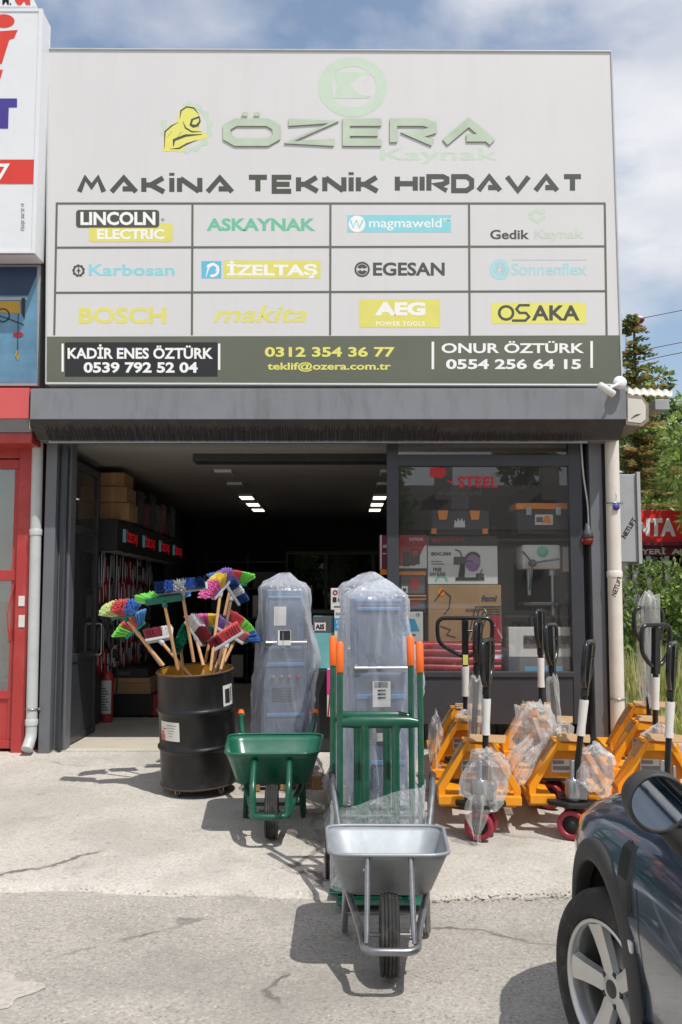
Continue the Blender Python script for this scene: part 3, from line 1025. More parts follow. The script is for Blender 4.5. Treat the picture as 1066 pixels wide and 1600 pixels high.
MB().box(-9, xe, 8.66, 9.27, zc - .1, zc - .001).build('bottom_slat', 'red_paint', sb, bevel=.004)
m = MB()
for z in (.05, .14, .24): m.box(xe + .001, xe + .008, 8.6, 8.63, zb_ + z, zb_ + z + .02)
m.box(xe, xe + .005, 8.58, 9.2, zc + .02, za - .02)
m.build('end_cap', 'pvc_cream', sb)
# blue poster under the light box
ff = PxFace(8.8)
ps = thing('poster_panel', 'blue framed poster of a yellow hoist under the white light box', 'poster', (-3.4, 8.8, 3.5))
a, b_ = P(-260, 603, 8.8), P(64, 413, 8.8)
MB().box(a.x, b_.x, 8.8, 9.29, a.z, b_.z).build('frame', 'alu', ps, bevel=.004)
m = MB()
put_rect(m, -255, 598, 58, 417, ff, 0, .003); put_poly(m, [(58, 417), (58, 430), (44, 462), (-255, 462), (-255, 417)], ff, 1, .005)
put_rect(m, -60, 465, 44, 469, ff, 2, .007); put_poly(m, [(-40, 471), (32, 471), (32, 490), (-40, 486)], ff, 3, .007)
put_poly(m, [(34, 466), (40, 466), (39, 500), (34, 490)], ff, 4, .008)
put_ring(m, 5, 493, 9, 11, ff, 4, .009); put_line(m, [(-20, 488), (10, 497), (38, 508)], 1.6, ff, 4, .009)
put_line(m, [(29, 490), (28, 548)], 1.2, ff, 4, .008); put_ring(m, 29, 523, 3, 8, ff, 5, .009, sy=.5); put_line(m, [(28, 548), (25, 556), (29, 562), (31, 554)], 2.2, ff, 3, .009)
m.build('print', ['poster_blue', 'poster_navy', 'alu', 'poster_yellow', 'case_black', 'tool_red'], ps)
# white light box
YL = 8.5
fl = PxFace(YL)
lb = thing('light_box', 'white light box sign with red and violet letters at the upper left edge', 'sign', (-3.5, 8.6, 4.7))
a, b_ = P(-330, 396, YL), P(66, 14, YL)
MB().box(a.x, b_.x, YL, 8.78, a.z, b_.z).build('case', 'lightbox_white', lb, bevel=.01)
m = MB()
m.box(b_.x - .03, b_.x + .006, YL - .008, YL + .03, a.z, b_.z); m.box(a.x, b_.x - .0303, YL - .008, YL + .03, a.z, a.z + .03); m.box(a.x, b_.x - .0303, YL - .008, YL + .03, b_.z - .03, b_.z)
m.build('frame', 'lightbox_white', lb, bevel=.003)
m = MB()
put_poly(m, [(-30, 51), (28, 47), (22, 60), (15, 62), (3, 100), (-30, 100)], fl, 0, .003)
put_ring(m, 6, 33, 0, 17, fl, 0, .003, sy=.62)
put_poly(m, [(-20, 110), (5, 109), (1, 123), (-20, 125)], fl, 0, .003)
put_poly(m, [(-22, 154), (27, 154), (27, 168), (14, 168), (13, 201), (-22, 201)], fl, 1, .003)
put_rect(m, -300, 287.5, 57, 249.5, fl, 0, .003)
put_text(m, '7', fl, -3, 281, 16, 256, 2, .03, shear=.15, h=.006)
vs, fs = text2d('ÇEVİK 395 25 16', .0)
m.add([fl.pt(32 + 8 * b2_, 361 - 43 * a2_, .003) for a2_, b2_ in vs], [tuple(reversed(q)) for q in fs], 3)
m.build('print', ['red_print', 'violet_print', 'sign_text_white', 'sign_black'], lb)
m = MB()
ts = thing('roof_sign', 'small white sign with red and black letters on top of the white light box', 'sign', (-3.4, 8.6, 6.9))
a, b_ = P(-200, 10, 8.6), P(62, -50, 8.6)
m.prism([(a.x, a.z), (b_.x - .02, a.z), (b_.x - .2, b_.z), (a.x, b_.z)], 'y', 8.6, 8.76)
m.build('case', 'lightbox_white', ts)
ft = PxFace(8.6)
m = MB()
put_poly(m, [(22, -8), (46, -8), (48, 8), (41, 8), (38, 2), (33, 8), (28, 8), (24, 2)], ft, 0, .003)
put_text(m, 'M.', ft, 4, 8, 18, -6, 1, .02)
m.build('lettering', ['red_print', 'sign_black'], ts)

# ------------------------------------------------------------------ rain pipes, cabinet, camera, cables
def pipe(name, label, pts, r, mname, collars, clips):
    t = thing(name, label, 'drain pipe', pts[-1])
    MB().tube(smooth_path(pts, .1), r, 18).build('pipe', mname, t)
    m = MB()
    for z in collars:
        k = Vector(pts[0]).lerp(Vector(pts[1]), (pts[0][2] - z) / (pts[0][2] - pts[1][2]))
        m.tube([k + Vector((0, 0, .03)), k + Vector((0, 0, .02)), k - Vector((0, 0, .03))], [r + .001, r + .008, r + .006], 18)
    m.build('collar', mname, t)
    m = MB()
    for z in clips:
        k = Vector(pts[0]).lerp(Vector(pts[1]), (pts[0][2] - z) / (pts[0][2] - pts[1][2]))
        m.tube([k + Vector((math.cos(w) * (r + .004), math.sin(w) * (r + .004), 0)) for w in [2 * PI * i / 16 for i in range(16)]], .007, 6, closed=True)
        m.box(k.x + r, k.x + r + .03, k.y + .0, k.y + .02, k.z - .01, k.z + .01)
    m.build('clip', 'steel', t)
    return t
a = P(60, 695, 8.98); b_ = P(49, 1150, 8.93)
pipe('drain_pipe', 'pale grey drain pipe between the red post and the grey column', [(a.x, 8.96, 3.3), (b_.x, 8.93, .36), (b_.x - .01, 8.84, .26)], .052, 'pvc_grey', [2.28, .5], [.62])
a = P(956, 690, 8.9); b_ = P(964, 1080, 8.9)
rp_ = pipe('drain_pipe', 'cream drain pipe with a black slanted sticker beside the grey column right of the window', [(a.x, 8.9, 3.2), (b_.x, 8.9, .36), (b_.x + .16, 8.88, .30)], .066, 'pvc_cream', [1.88], [2.55, .72])
def slant_text(mb, s, c, w, hgt, ang, h=.003, mi=0, r=None):
    """a small slanted sticker text; wraps round a pipe of radius r when given"""
    vs, fs = text2d(s, .03)
    out = []
    for a_, b2_ in vs:
        x, z = (a_ - .5) * w, (b2_ - .5) * hgt
        X = x * math.cos(ang) - z * math.sin(ang)
        Z = x * math.sin(ang) + z * math.cos(ang)
        y = -h
        if r:
            q = X / r
            y = r - h - r * math.cos(q)
            X = r * math.sin(q)
        out.append((c.x + X, c.y + y, c.z + Z))
    mb.add(out, fs, mi)
m = MB()
c_ = P(961, 916, 8.9); c_.y = 8.9 - .066
slant_text(m, 'NETLIFT', c_, .2, .045, R(68), r=.066)
m.build('sticker', 'sign_black', rp_)
tgc = P(963, 792, 8.82)
t = thing('key_tag', 'small round blue tag tied to the cream drain pipe', 'tag', tgc)
MB().lathe([(.0, -.004), (.034, -.004), (.034, .004), (0, .004)], 20, M=Matrix.Translation(tgc) @ Matrix.Rotation(PI / 2, 4, 'X')).build('disc', 'violet_print', t)
MB().tube([tgc + Vector((0, 0, .03)), tgc + Vector((.012, .01, .1)), tgc + Vector((.0, .02, .16))], .004, 5).build('string', 'paper', t)
cb = thing('wall_cabinet', 'grey sheet metal cabinet with a slanted black sticker behind the cream drain pipe', 'cabinet', P(985, 878, 9.25))
a, b_ = P(966, 878, 9.2), P(994, 741, 9.2)
MB().box(a.x, b_.x, 9.2, 9.5, a.z, b_.z).build('case', 'cabinet_grey', cb, bevel=.006)
MB().box(b_.x - .005, b_.x + .03, 9.17, 9.48, a.z - .02, b_.z + .02).build('side_edge', 'cabinet_grey', cb, bevel=.004)
m = MB(); c_ = P(983, 825, 9.2); slant_text(m, 'NETLIFT', c_, .22, .05, R(58)); m.build('sticker', 'sign_black', cb)
# security camera
cc = P(966, 602, 8.42)
sc_ = thing('security_camera', 'white bullet security camera on the right end of the shutter box', 'camera', cc)
Mx = Matrix.Translation(P(948, 609, 8.30)) @ Matrix.Rotation(R(-62), 4, 'Y') @ Matrix.Rotation(R(18), 4, 'X')
MB().lathe([(0, -.085), (.028, -.085), (.034, -.08), (.034, .07), (.03, .085), (0, .085)], 20, M=Mx).build('body', 'white_plastic', sc_)
MB().lathe([(.0, -.0862), (.026, -.0862), (.03, -.086), (.03, -.078)], 20, M=Mx).build('lens', 'black_gloss', sc_)
MB().lathe([(0, -.02), (.05, -.02), (.06, -.005), (.06, .03), (0, .03)], 22, M=Matrix.Translation(P(968, 599, 8.46)) @ Matrix.Rotation(R(75), 4, 'X')).build('mount', 'white_plastic', sc_)
MB().tube([P(953, 606, 8.33), P(962, 602, 8.38), P(967, 600, 8.45)], .014, 8).build('bracket', 'white_plastic', sc_)
# hanging cable with a plug
t = thing('hanging_plug', 'grey cable with a black and red industrial plug hanging beside the window', 'plug', P(917, 842, 9.0))
MB().tube(smooth_path([P(908, 690, 8.98), P(911, 740, 8.98), P(919, 790, 8.98), P(920, 818, 8.98)], .3, 6), .009, 8).build('cable', 'pvc_grey', t)
c_ = P(919, 842, 8.98)
MB().lathe([(0, .15), (.02, .15), (.032, .09), (.05, .06), (.055, .01), (.0, .01)], 18, M=Matrix.Translation(c_)).build('plug_body', 'print_grey', t)
MB().lathe([(0, .008), (.05, .008), (.052, -.025), (.046, -.03), (.046, -.055), (0, -.055)], 18, M=Matrix.Translation(c_)).box(c_.x - .065, c_.x - .045, c_.y - .02, c_.y + .02, c_.z - .03, c_.z).build('plug_ring', mat('plug_red', S(150, 40, 34, .7), .6, dirt=(S(60, 50, 48), .5, 20)), t)
# white end box and rusty sheet over the side passage
c0 = P(996, 645, 9.3)
t = thing('end_box', 'white six sided shutter end box right of the cream drain pipe', 'shutter end', c0)
m = MB()
hexp = [(978, 616), (1004, 619), (1014, 632), (1014, 658), (1004, 667), (978, 664)]
m.prism([(P(u, v, 9.05).x, P(u, v, 9.05).z) for u, v in hexp], 'y', 9.05, 9.6)
m.build('case', mat('rust_grey', S(158, 146, 134, .8), .85, var=.2, scale=9, dirt=(S(120, 84, 60), .6, 9)), t, bevel=.006)
m = MB(); fe = PxFace(9.05); put_poly(m, [(981, 622), (1003, 624), (1009, 634), (1009, 655), (1001, 661), (981, 659)], fe, 0, .004); put_line(m, [(986, 654), (994, 649), (1001, 647)], 2.4, fe, 1, .008, taper=True)
m.build('face', ['pvc_cream', 'sign_black'], t)
t = thing('roof_sheet', 'short rusty corrugated roof sheet behind the white end box', 'roof sheet', P(1010, 610, 9.6))
m = MB()
rows_ = []
for j in range(2):
    row = []
    for i in range(25):
        u = 980 + 70 * i / 24
        p = P(u, 606 + i * .15 + 9 * j, 9.7 - .3 * j)
        p.z += .012 * math.sin(i * 1.6)
        row.append(p)
    rows_.append(row)
m.loft(rows_, closed=False)
m.build('sheet', 'pvc_cream', t, solid=.012)
a, b_ = P(1024, 640, 9.8), P(1046, 624, 9.8)
MB().box(a.x, b_.x, 9.8, 10, a.z, b_.z).build('bracket_box', 'cabinet_grey', t, bevel=.005)
# ------------------------------------------------------------------ oil drum on its dolly
DX, DY = -1.115, 7.6
dz = gz(DY) + .012
dr = thing('oil_drum', 'black steel oil drum on castors holding many brooms, yellow inside', 'oil drum', (DX, DY, dz))
dr.rotation_euler = (R(5.5), R(-2.2), 0)
Rd = .30
pr = [(0, .085), (Rd - .02, .085), (Rd + .004, .075), (Rd + .006, .095), (Rd - .003, .105)]
def hoop(z): return [(Rd - .003, z - .03), (Rd + .004, z - .016), (Rd + .013, z - .006), (Rd + .013, z + .006), (Rd + .004, z + .016), (Rd - .003, z + .03)]
pr += [(Rd - .003, .2)] + hoop(.375) + [(Rd - .003, .5)] + hoop(.665) + [(Rd - .003, .8), (Rd - .003, .935), (Rd + .001, .95)]
MB().lathe(pr, 64).build('shell', 'drum_black', dr, local=True)
MB().lathe([(Rd - .012, .1), (Rd - .012, .95)], 64).lathe([(Rd - .012, .11), (0, .11)], 64).build('lining', 'drum_inside', dr, local=True)
m = MB(); m.tube([((Rd - .003) * math.cos(2 * PI * k / 64), (Rd - .003) * math.sin(2 * PI * k / 64), .952) for k in range(64)], .009, 8, closed=True)
m.build('rim', 'drum_rust', dr, local=True)
m = MB(); m.tube([((Rd + .0) * math.cos(2 * PI * k / 64), (Rd + .0) * math.sin(2 * PI * k / 64), .085) for k in range(64)], .008, 6, closed=True)
m.build('bottom_rim', 'drum_rust', dr, local=True)
def curved(mb, a0, a1, z0, z1, mi=0, rr=Rd + .0006, n=10):
    vs = []
    for i in range(n + 1):
        w = R(a0 + (a1 - a0) * i / n)
        for z in (z0, z1): vs.append((rr * math.cos(w), rr * math.sin(w), z))
    mb.add(vs, [(2 * i, 2 * i + 2, 2 * i + 3, 2 * i + 1) for i in range(n)], mi, True)
m = MB()
curved(m, 214, 252, .455, .60)
for k in range(5): curved(m, 228 + k, 247 - 2 * k, .57 - k * .02, .575 - k * .02, 1, Rd + .0012)
curved(m, 214.5, 224, .456, .50, 2, Rd + .0012); curved(m, 216, 222, .5, .53, 2, Rd + .0012); curved(m, 218, 228, .54, .55, 2, Rd + .0012)
m.build('label_sheet', ['paper', 'paper_print', 'red_light'], dr, local=True)
m = MB(); curved(m, -38, -14, .69, .85); curved(m, -34, -22, .71, .82, 1, Rd + .0012, 4); curved(m, -20, -17, .72, .83, 1, Rd + .0012, 2)
m.build('label_sheet', ['paper', 'sign_black'], dr, local=True)
for k in range(4):
    w = R(45 + 90 * k + 8)
    x, y = .235 * math.cos(w), .235 * math.sin(w)
    q = MB().box(x - .02, x + .02, y - .018, y + .018, .03, .078).build('caster', 'steel', dr, local=True, bevel=.003)
    MB().lathe([(0, -.014), (.028, -.014), (.032, -.006), (.032, .006), (.028, .014), (0, .014)], 16, M=Matrix.Translation((x, y, .033)) @ Matrix.Rotation(PI / 2, 4, 'Y')).build('caster_wheel', 'print_grey', q, local=True)

# ------------------------------------------------------------------ brooms in the drum
def pastel(c): return tuple(x * .90 + .06 for x in c)
BC = {'lime': S(120, 225, 60, .9), 'red': S(228, 60, 64, .85), 'blue': S(36, 120, 214, .85), 'sky': S(70, 150, 220, .85), 'navy': S(30, 70, 130, .8), 'pink': S(236, 96, 176, .9),
      'yellow': S(252, 222, 40, .9), 'purple': S(142, 96, 190, .85), 'white': S(220, 220, 222, .9), 'maroon': S(128, 26, 44, .8), 'green': S(20, 130, 100, .8), 'pale': S(214, 230, 150, .9), 'grey': S(172, 176, 180, .9), 'rose': S(224, 110, 120, .9)}
for k, c in BC.items(): mat('bristle_' + k, pastel(c) if k not in ('navy', 'maroon', 'green') else c, .5, var=.18, scale=30)
mat('block_teal', S(16, 112, 92, .8), .35)
mat('block_grey', S(190, 194, 196, .85), .4)
def broom(label, rim, Yr, head, Yh, axis, kind, cols, ln, block, tilt=0, depth=0.0, handle='wood', fh=None):
    A, B = P(rim[0], rim[1], Yr), P(head[0], head[1], Yh)
    d = (A - B).normalized()
    L = (A - B).length
    while L < 1.25:
        q = B + d * (L + .02)
        if q.z < dz + .14 or math.hypot(q.x - DX, q.y - DY) > Rd - .05: break
        L += .02
    A = B + d * L
    Z = -d
    X = Vector((math.cos(R(axis)), depth, math.sin(R(axis))))
    X = (X - Z * X.dot(Z)).normalized()
    Yv = Z.cross(X)
    M = Matrix.Translation(A) @ Matrix((X, Yv, Z)).transposed().to_4x4()
    X2 = Vector((math.cos(R(axis)), depth, math.sin(R(axis)))).normalized()      # the head itself may sit skewed on its stick
    Z2 = (Z - X2 * Z.dot(X2)).normalized()
    H2 = M.inverted() @ Matrix.Translation(A + Z * L) @ Matrix((X2, Z2.cross(X2), Z2)).transposed().to_4x4()
    t = thing('broom', label, 'broom', A, 0, 'brooms standing in the oil drum')
    t.matrix_basis = M
    t.rotation_mode = 'XYZ'
    t.location, t.rotation_euler = M.to_translation(), M.to_3x3().to_euler()
    MB().tube([(0, 0, 0), (0, 0, L - .02)], .0125, 10).build('broom_handle', handle, t, local=True)
    T = H2 @ Matrix.Rotation(R(tilt), 4, 'X')
    w = .055 if kind == 'fan' else .062
    hb = MB().box(-ln / 2, ln / 2, -w / 2, w / 2, -.012, .014, M=T)
    hb.lathe([(.0, -.06), (.019, -.06), (.022, -.0121), (0, -.0121)], 12, M=Matrix.Translation((0, 0, L)))
    hb.build('broom_head', block, t, local=True, bevel=.006)
    m = MB()
    nx, ny = (24, 6) if kind == 'fan' else (26, 6)
    bl = .105 if kind == 'fan' else .078
    n = len(cols)
    for i in range(nx):
        u = (i + .5) / nx * 2 - 1
        ci = min(n - 1, int((i + .5) / nx * n))
        for j in range(ny):
            v_ = (j + .5) / ny * 2 - 1
            for q in range(4):
                ou, ov = u + rnd.uniform(-.05, .05), v_ + rnd.uniform(-.22, .22)
                b0 = Vector((ou * ln * .46, ov * w * .42, .0142))
                if kind == 'fan': dv = Vector((math.sin(ou * R(52)) * 1.0, math.sin(ov * R(34 if tilt > -70 else 6)), math.cos(ou * R(48))))
                else: dv = Vector((ou * .10, ov * .25, 1))
                dv = (dv + Vector((rnd.uniform(-.07, .07), rnd.uniform(-.07, .07), 0))).normalized()
                e = b0 + dv * bl * rnd.uniform(.92, 1.04)
                s1 = dv.cross(Vector((.3, 1, .1))).normalized()
                s2 = dv.cross(s1)
                r0, r1 = .0025, (.0046 if kind == 'fan' else .0030)
                vs = []
                for (p, r_) in ((b0, r0), (e, r1)):
                    for a_ in range(4):
                        vs.append(p + s1 * r_ * math.cos(a_ * PI / 2) + s2 * r_ * math.sin(a_ * PI / 2))
                vs.append(e + dv * .004)
                m.add(vs, [(a_, (a_ + 1) % 4, 4 + (a_ + 1) % 4, 4 + a_) for a_ in range(4)] + [(4 + a_, 4 + (a_ + 1) % 4, 8) for a_ in range(4)], ci, False, T)
    m.build('bristles', ['bristle_' + c for c in cols], t, local=True, recalc=False)
    return t
yf, yb, ym = DY - .27, DY + .22, DY
broom('broom farthest left in the drum, round bristles striped pale green, red and blue', (256, 1040), yf, (193, 962), 7.36, 6, 'fan', ['pale', 'red', 'blue'], .19, 'block_teal', 30, -.2)
broom('broom with lime, red and blue flared bristles just below the leftmost one', (252, 1040), ym, (212, 985), 7.62, 40, 'fan', ['lime', 'red', 'sky'], .20, 'block_teal', 10, .1, 'wood_dark')
broom('broom with long blue and grey scrub head, highest on the left of the drum', (303, 1034), yf, (284, 920), 7.22, 7, 'brush', ['navy', 'blue', 'white', 'blue', 'navy'], .40, 'block_grey', 58, .0)
broom('broom with teal head seen from its handle side, lime bristles at the left end', (278, 1046), yf, (256, 937), 7.18, 8, 'fan', ['lime', 'lime', 'red', 'sky'], .28, 'block_teal', -80, .2)
broom('broom with maroon and white bristles over a light grey head, left behind the handles', (286, 1042), ym, (249, 999), 7.75, 10, 'brush', ['maroon', 'maroon', 'white'], .23, 'block_grey', 12, .1)
broom('broom with dark teal bristles, head stood on edge between two handles', (287, 1050), ym, (281, 1000), 7.55, 68, 'brush', ['green', 'green'], .24, 'block_grey', 60, .3)
broom('broom with white and maroon bristles, head tilted steeply in the middle', (318, 1040), yf, (305, 990), 7.45, -52, 'brush', ['white', 'maroon'], .25, 'block_grey', 48, -.3)
broom('broom with wide flared bristles striped pink, yellow and purple', (322, 1030), yb, (332, 982), 7.85, -4, 'fan', ['pink', 'pink', 'yellow', 'purple', 'sky'], .34, 'block_teal', 5, .0)
broom('broom with rose coloured bristles on a light grey head slanting down right', (338, 1042), ym, (357, 992), 7.68, -30, 'brush', ['purple', 'rose', 'rose'], .29, 'block_grey', 14, -.1)
broom('broom with red and white bristles, front right of the drum', (345, 1046), yf, (356, 1002), 7.42, 32, 'brush', ['maroon', 'red', 'red'], .28, 'block_grey', 35, .15)
broom('tall broom with pink, yellow and purple bristles, topmost on the right', (329, 1048), yf, (345, 922), 7.5, 52, 'fan', ['pink', 'pink', 'yellow', 'purple'], .20, 'block_grey', 22, .5)
broom('broom with navy and white scrub head hanging behind the tall pink one', (341, 1040), ym, (363, 928), 7.7, -58, 'brush', ['navy', 'white', 'navy'], .22, 'block_grey', 30, .3, 'wood_dark')
broom('broom with blue, red and lime bristles, widest behind the tall pink one', (336, 1030), yb, (361, 914), 7.9, 0, 'fan', ['blue', 'blue', 'red', 'lime'], .27, 'block_teal', 0, .0)
broom('broom with lime, red and blue bristles farthest right in the drum', (350, 1036), ym, (372, 990), 7.72, -48, 'fan', ['red', 'lime', 'blue'], .21, 'block_teal', 8, .2)

# ------------------------------------------------------------------ wheelbarrows
def rring(y0, y1, w0, w1, r, z0, z1, n=6):
    """rounded trapezium seen from above, front edge y0 of width w0, rear edge y1 of width w1"""
    cs = [(w1 / 2 - r, y1 - r, 0), (-w1 / 2 + r, y1 - r, 90), (-w0 / 2 + r, y0 + r, 180), (w0 / 2 - r, y0 + r, 270)]
    out = []
    for cx, cy, a in cs:
        for k in range(n + 1):
            w = R(a + 90 * k / n)
            x, y = cx + r * math.cos(w), cy + r * math.sin(w)
            out.append((x, y, z0 + (z1 - z0) * (y - y0) / (y1 - y0)))
    # extra points along the long edges keep the sheet even
    res = []
    for i, p in enumerate(out):
        q = out[(i + 1) % len(out)]
        res.append(p)
        if (Vector(q) - Vector(p)).length > .12:
            for t in (.2, .4, .6, .8): res.append(tuple(Vector(p).lerp(Vector(q), t)))
    return res
def tyre(mb, c, r, w, M0=None, ribs=True, mi=0):
    t = w / 2
    prof = [(r * .62, -t * .72), (r * .74, -t), (r * .88, -t), (r * .955, -t * .86)]
    if ribs:
        for k in range(5):
            x = -t * .72 + t * 1.44 * k / 4
            q = r * (1 - .018 * abs(k - 2))
            prof += [(q, x - t * .11), (q, x + t * .11)]
            if k < 4: prof += [(q - .006, x + t * .13), (q - .006, x + t * .23)]
    else: prof += [(r, -t * .6), (r, t * .6)]
    prof += [(r * .955, t * .86), (r * .88, t), (r * .74, t), (r * .62, t * .72)]
    M = Matrix.Translation(c) @ Matrix.Rotation(PI / 2, 4, 'Y')
    if M0 is not None: M = M0 @ M
    mb.lathe(prof, 40, mi, M, closed=True)
def wheelbarrow(name, label, loc, rz, mtray, mtube, mgrip, mrim, rt, gtip, wide=0.0, up=0.0, dz_=0.0):
    t = thing(name, label, 'wheelbarrow', loc, rz, 'wheelbarrows in front of the shop')
    m = MB()
    rg = []
    for k in range(7):
        q = k / 6
        y0, y1 = -.06 + .23 * q, .78 - .17 * q ** 1.2
        rg.append(rring(y0, y1, .535 + wide - .125 * q, .60 + wide - .15 * q, .10 - .02 * q, .555 + dz_ - .23 * q, .485 + dz_ + up - (.175 + up) * q))
    rg.append(rring(.185, .595, .38 + wide, .42 + wide, .07, .312 + dz_, .298 + dz_))
    m.loft(rg, cap1=True)
    m.build('tray', mtray, t, local=True, solid=.003)
    MB().tube(rg[0], .009, 8, closed=True).build('tray_rim', mtray, t, local=True)
    for s in (-1, 1):
        MB().lathe([(0, .006), (.010, .005), (.012, 0)], 10, 0, Matrix.Translation((s * .104, -.035, .485 + dz_)) @ Matrix.Rotation(R(112), 4, 'X')).build('bolt_head', 'steel', t, local=True)
    m = MB()
    half_ = [(gtip[0], gtip[1], gtip[2]), (gtip[0] - .012, gtip[1] - .16, gtip[2] - .05), (.235, .86, .42 + dz_), (.20, .70, .285 + dz_), (.185, .30, .265), (.15, .06, .245), (.118, -.12, .205), (.112, -.258, .195)]
    m.tube(smooth_path([(-x, y, z) for x, y, z in half_] + half_[::-1], .09), rt, 12)
    m.build('frame', mtube, t, local=True)
    for s in (-1, 1):
        p0 = Vector((s * gtip[0], gtip[1], gtip[2])); p1 = Vector((s * (gtip[0] - .012), gtip[1] - .16, gtip[2] - .05))
        d = (p1 - p0).normalized()
        g_ = .055 if mgrip == 'orange_grip' else .05
        MB().tube([p0 - d * .006, p0 + d * .0, p0 + d * g_, p0 + d * (g_ + .004)], [rt * .7, rt * 1.28, rt * 1.25, rt * 1.05], 12).build('grip', mgrip, t, local=True)
    for s in (-1, 1):
        m = MB()
        if mgrip == 'orange_grip': m.tube(smooth_path([(s * .108, -.235, .2), (s * .115, -.20, .36), (s * .115, -.055, .49), (s * .115, -.02, .50)], .05), rt, 10)
        else:
            m.tube([(s * .10, -.215, .212), (s * .098, -.19, .26), (s * .095, -.055, .50), (s * .093, -.045, .535)], [rt * .65, rt * .75, rt * .75, rt * .55], 10)
        m.build('front_strut', mtube, t, local=True)
    for s in (-1, 1):
        m = MB()
        m.tube(smooth_path([(s * .19, .36, .27), (s * .205, .50, .012), (s * .21, .60, .012), (s * .20, .70, .285)], .05), rt * .9, 10)
        m.build('leg', mtube, t, local=True)
    m = MB(); m.tube([(-.205, .43, .13), (.205, .43, .13)], rt * .6, 8); m.build('leg_brace', mtube, t, local=True)
    m = MB(); tyre(m, (0, 0, .175), .175, .085)
    wh = m.build('tyre', 'rubber', t, local=True)
    Mw = Matrix.Translation((0, 0, .175)) @ Matrix.Rotation(PI / 2, 4, 'Y')
    MB().lathe([(0, -.03), (.03, -.032), (.04, -.02), (.09, -.02), (.112, -.035), (.112, .035), (.09, .02), (.04, .02), (.03, .032), (0, .03)], 28, 0, Mw).build('rim', mrim, wh, local=True)
    m = MB(); m.tube([(-.14, 0, .175), (.14, 0, .175)], .009, 8)
    for s in (-1, 1): m.box(s * .125 - .012, s * .125 + .012, -.02, .02, .16, .225)
    m.build('axle', mtube, t, local=True, bevel=.002)
    return t
wheelbarrow('wheelbarrow', 'galvanised silver wheelbarrow with black grips, foremost on the asphalt', (.212, 4.29, 0.002), R(-1.2), 'galv', 'chrome_dull', 'rubber', 'steel', .0165, (.29, 1.26, .635), 0, 0, -.025)
p = G(430, 1315)
wheelbarrow('wheelbarrow', 'dark green wheelbarrow with orange grip ends between the drum and the wrapped machines', (p.x - .025, p.y + .02, gz(p.y) + .014), R(2), 'green_paint', 'green_tube', 'orange_grip', 'red_paint', .021, (.295, 1.26, .67), .09, .08)

# ------------------------------------------------------------------ hand trucks
def hand_truck(label, loc, rz, lean, hh):
    t = thing('hand_truck', label, 'hand truck', loc, rz, 'hand trucks standing nested behind the silver wheelbarrow')
    t.rotation_euler = (R(-lean), 0, rz)
    m = MB()
    for s in (-1, 1):
        m.tube(smooth_path([(s * .228, .0, .02), (s * .228, 0, hh - .22), (s * .228, .015, hh)], .1), .0175, 12)
    m.build('frame', 'green_tube', t, local=True)
    for s in (-1, 1):
        MB().tube([(s * .228, .003, hh - .165), (s * .228, .004, hh - .16), (s * .228, .014, hh), (s * .228, .015, hh + .012)], [.02, .0225, .0225, .014], 12).build('grip', 'orange_grip', t, local=True)
    m = MB()
    m.tube([(-.215, 0, .93), (-.16, 0, .935), (.16, 0, .935), (.215, 0, .93)], [.024, .033, .033, .024], 12, flat=.6)
    m.build('crossbar', 'green_tube', t, local=True)
    for z_, r_ in ((.12, .016), (.42, .014)): MB().tube([(-.215, 0, z_), (.215, 0, z_)], r_, 10).build('crossbar', 'green_tube', t, local=True)
    for s in (-1, 1):
        MB().tube([(s * .085, 0, .12), (s * .085, 0, .87), (s * .09, 0, .93)], [.013, .013, .019], 12, flat=1.75).build('inner_bar', 'green_tube', t, local=True)
    MB().box(-.24, .24, -.23, .02, .004, .012).build('toe_plate', 'green_paint', t, local=True, bevel=.003)
    m = MB(); m.tube([(-.275, .1, .13), (.275, .1, .13)], .011, 8)
    for s in (-1, 1): m.tube([(s * .2, 0, .3), (s * .2, .1, .13)], .011, 8)
    m.build('axle', 'green_tube', t, local=True)
    for s in (-1, 1):
        m = MB(); tyre(m, (s * .235, .1, .13), .13, .07)
        w_ = m.build('tyre', 'rubber', t, local=True)
        MB().lathe([(0, -.02), (.03, -.02), (.078, -.014), (.082, 0), (.078, .014), (.03, .02), (0, .02)], 24, 0, Matrix.Translation((s * .235, .1, .13)) @ Matrix.Rotation(PI / 2, 4, 'Y')).build('hub', 'red_paint', w_, local=True)
    return t
hand_truck('green hand truck with orange grips, the front one of the nested pair', (.222, 5.36, .018), 0, 3, 1.375)
hand_truck('green hand truck with orange grips, the rear one mostly hidden by its twin', (.18, 5.52, .03), R(-1), 3, 1.39)
def noise3(p, s, seed): return mnoise.noise(Vector((p[0] * s + seed * 7.1, p[1] * s - seed * 3.3, p[2] * s + seed)))
m = MB()
rg = []
for j in range(22):
    z = .06 + .50 * j / 21
    ring_ = []
    for i in range(72):
        w = 2 * PI * i / 72
        cx, cy = math.cos(w), math.sin(w)
        k = (abs(cx) ** 4 + abs(cy) ** 4) ** -.25
        x, y = cx * k * .262, cy * k * .15
        q = .016 * noise3((x * 3, y * 3, z * 2), 5, 2) + .020 * abs(noise3((x + z * 1.6, y, z * 3), 13, 5)) + rnd.uniform(-.004, .004)
        top = .06 * (x / .26) if j > 17 else 0
        ring_.append((.2 + x * (1 + q * 2) + q, 5.42 + y * (1 + q) + q * .5, z + top * (j - 17) / 4 + .03 * noise3((x, y, z), 6, 8) * j / 21))
    rg.append(ring_)
m.loft(rg, sm=False)
sf = m.build('stretch_film', 'stretch_film', None, recalc=False)
tag(sf, 'crinkled clear stretch film wound round the lower half of the green hand trucks', 'stretch film')

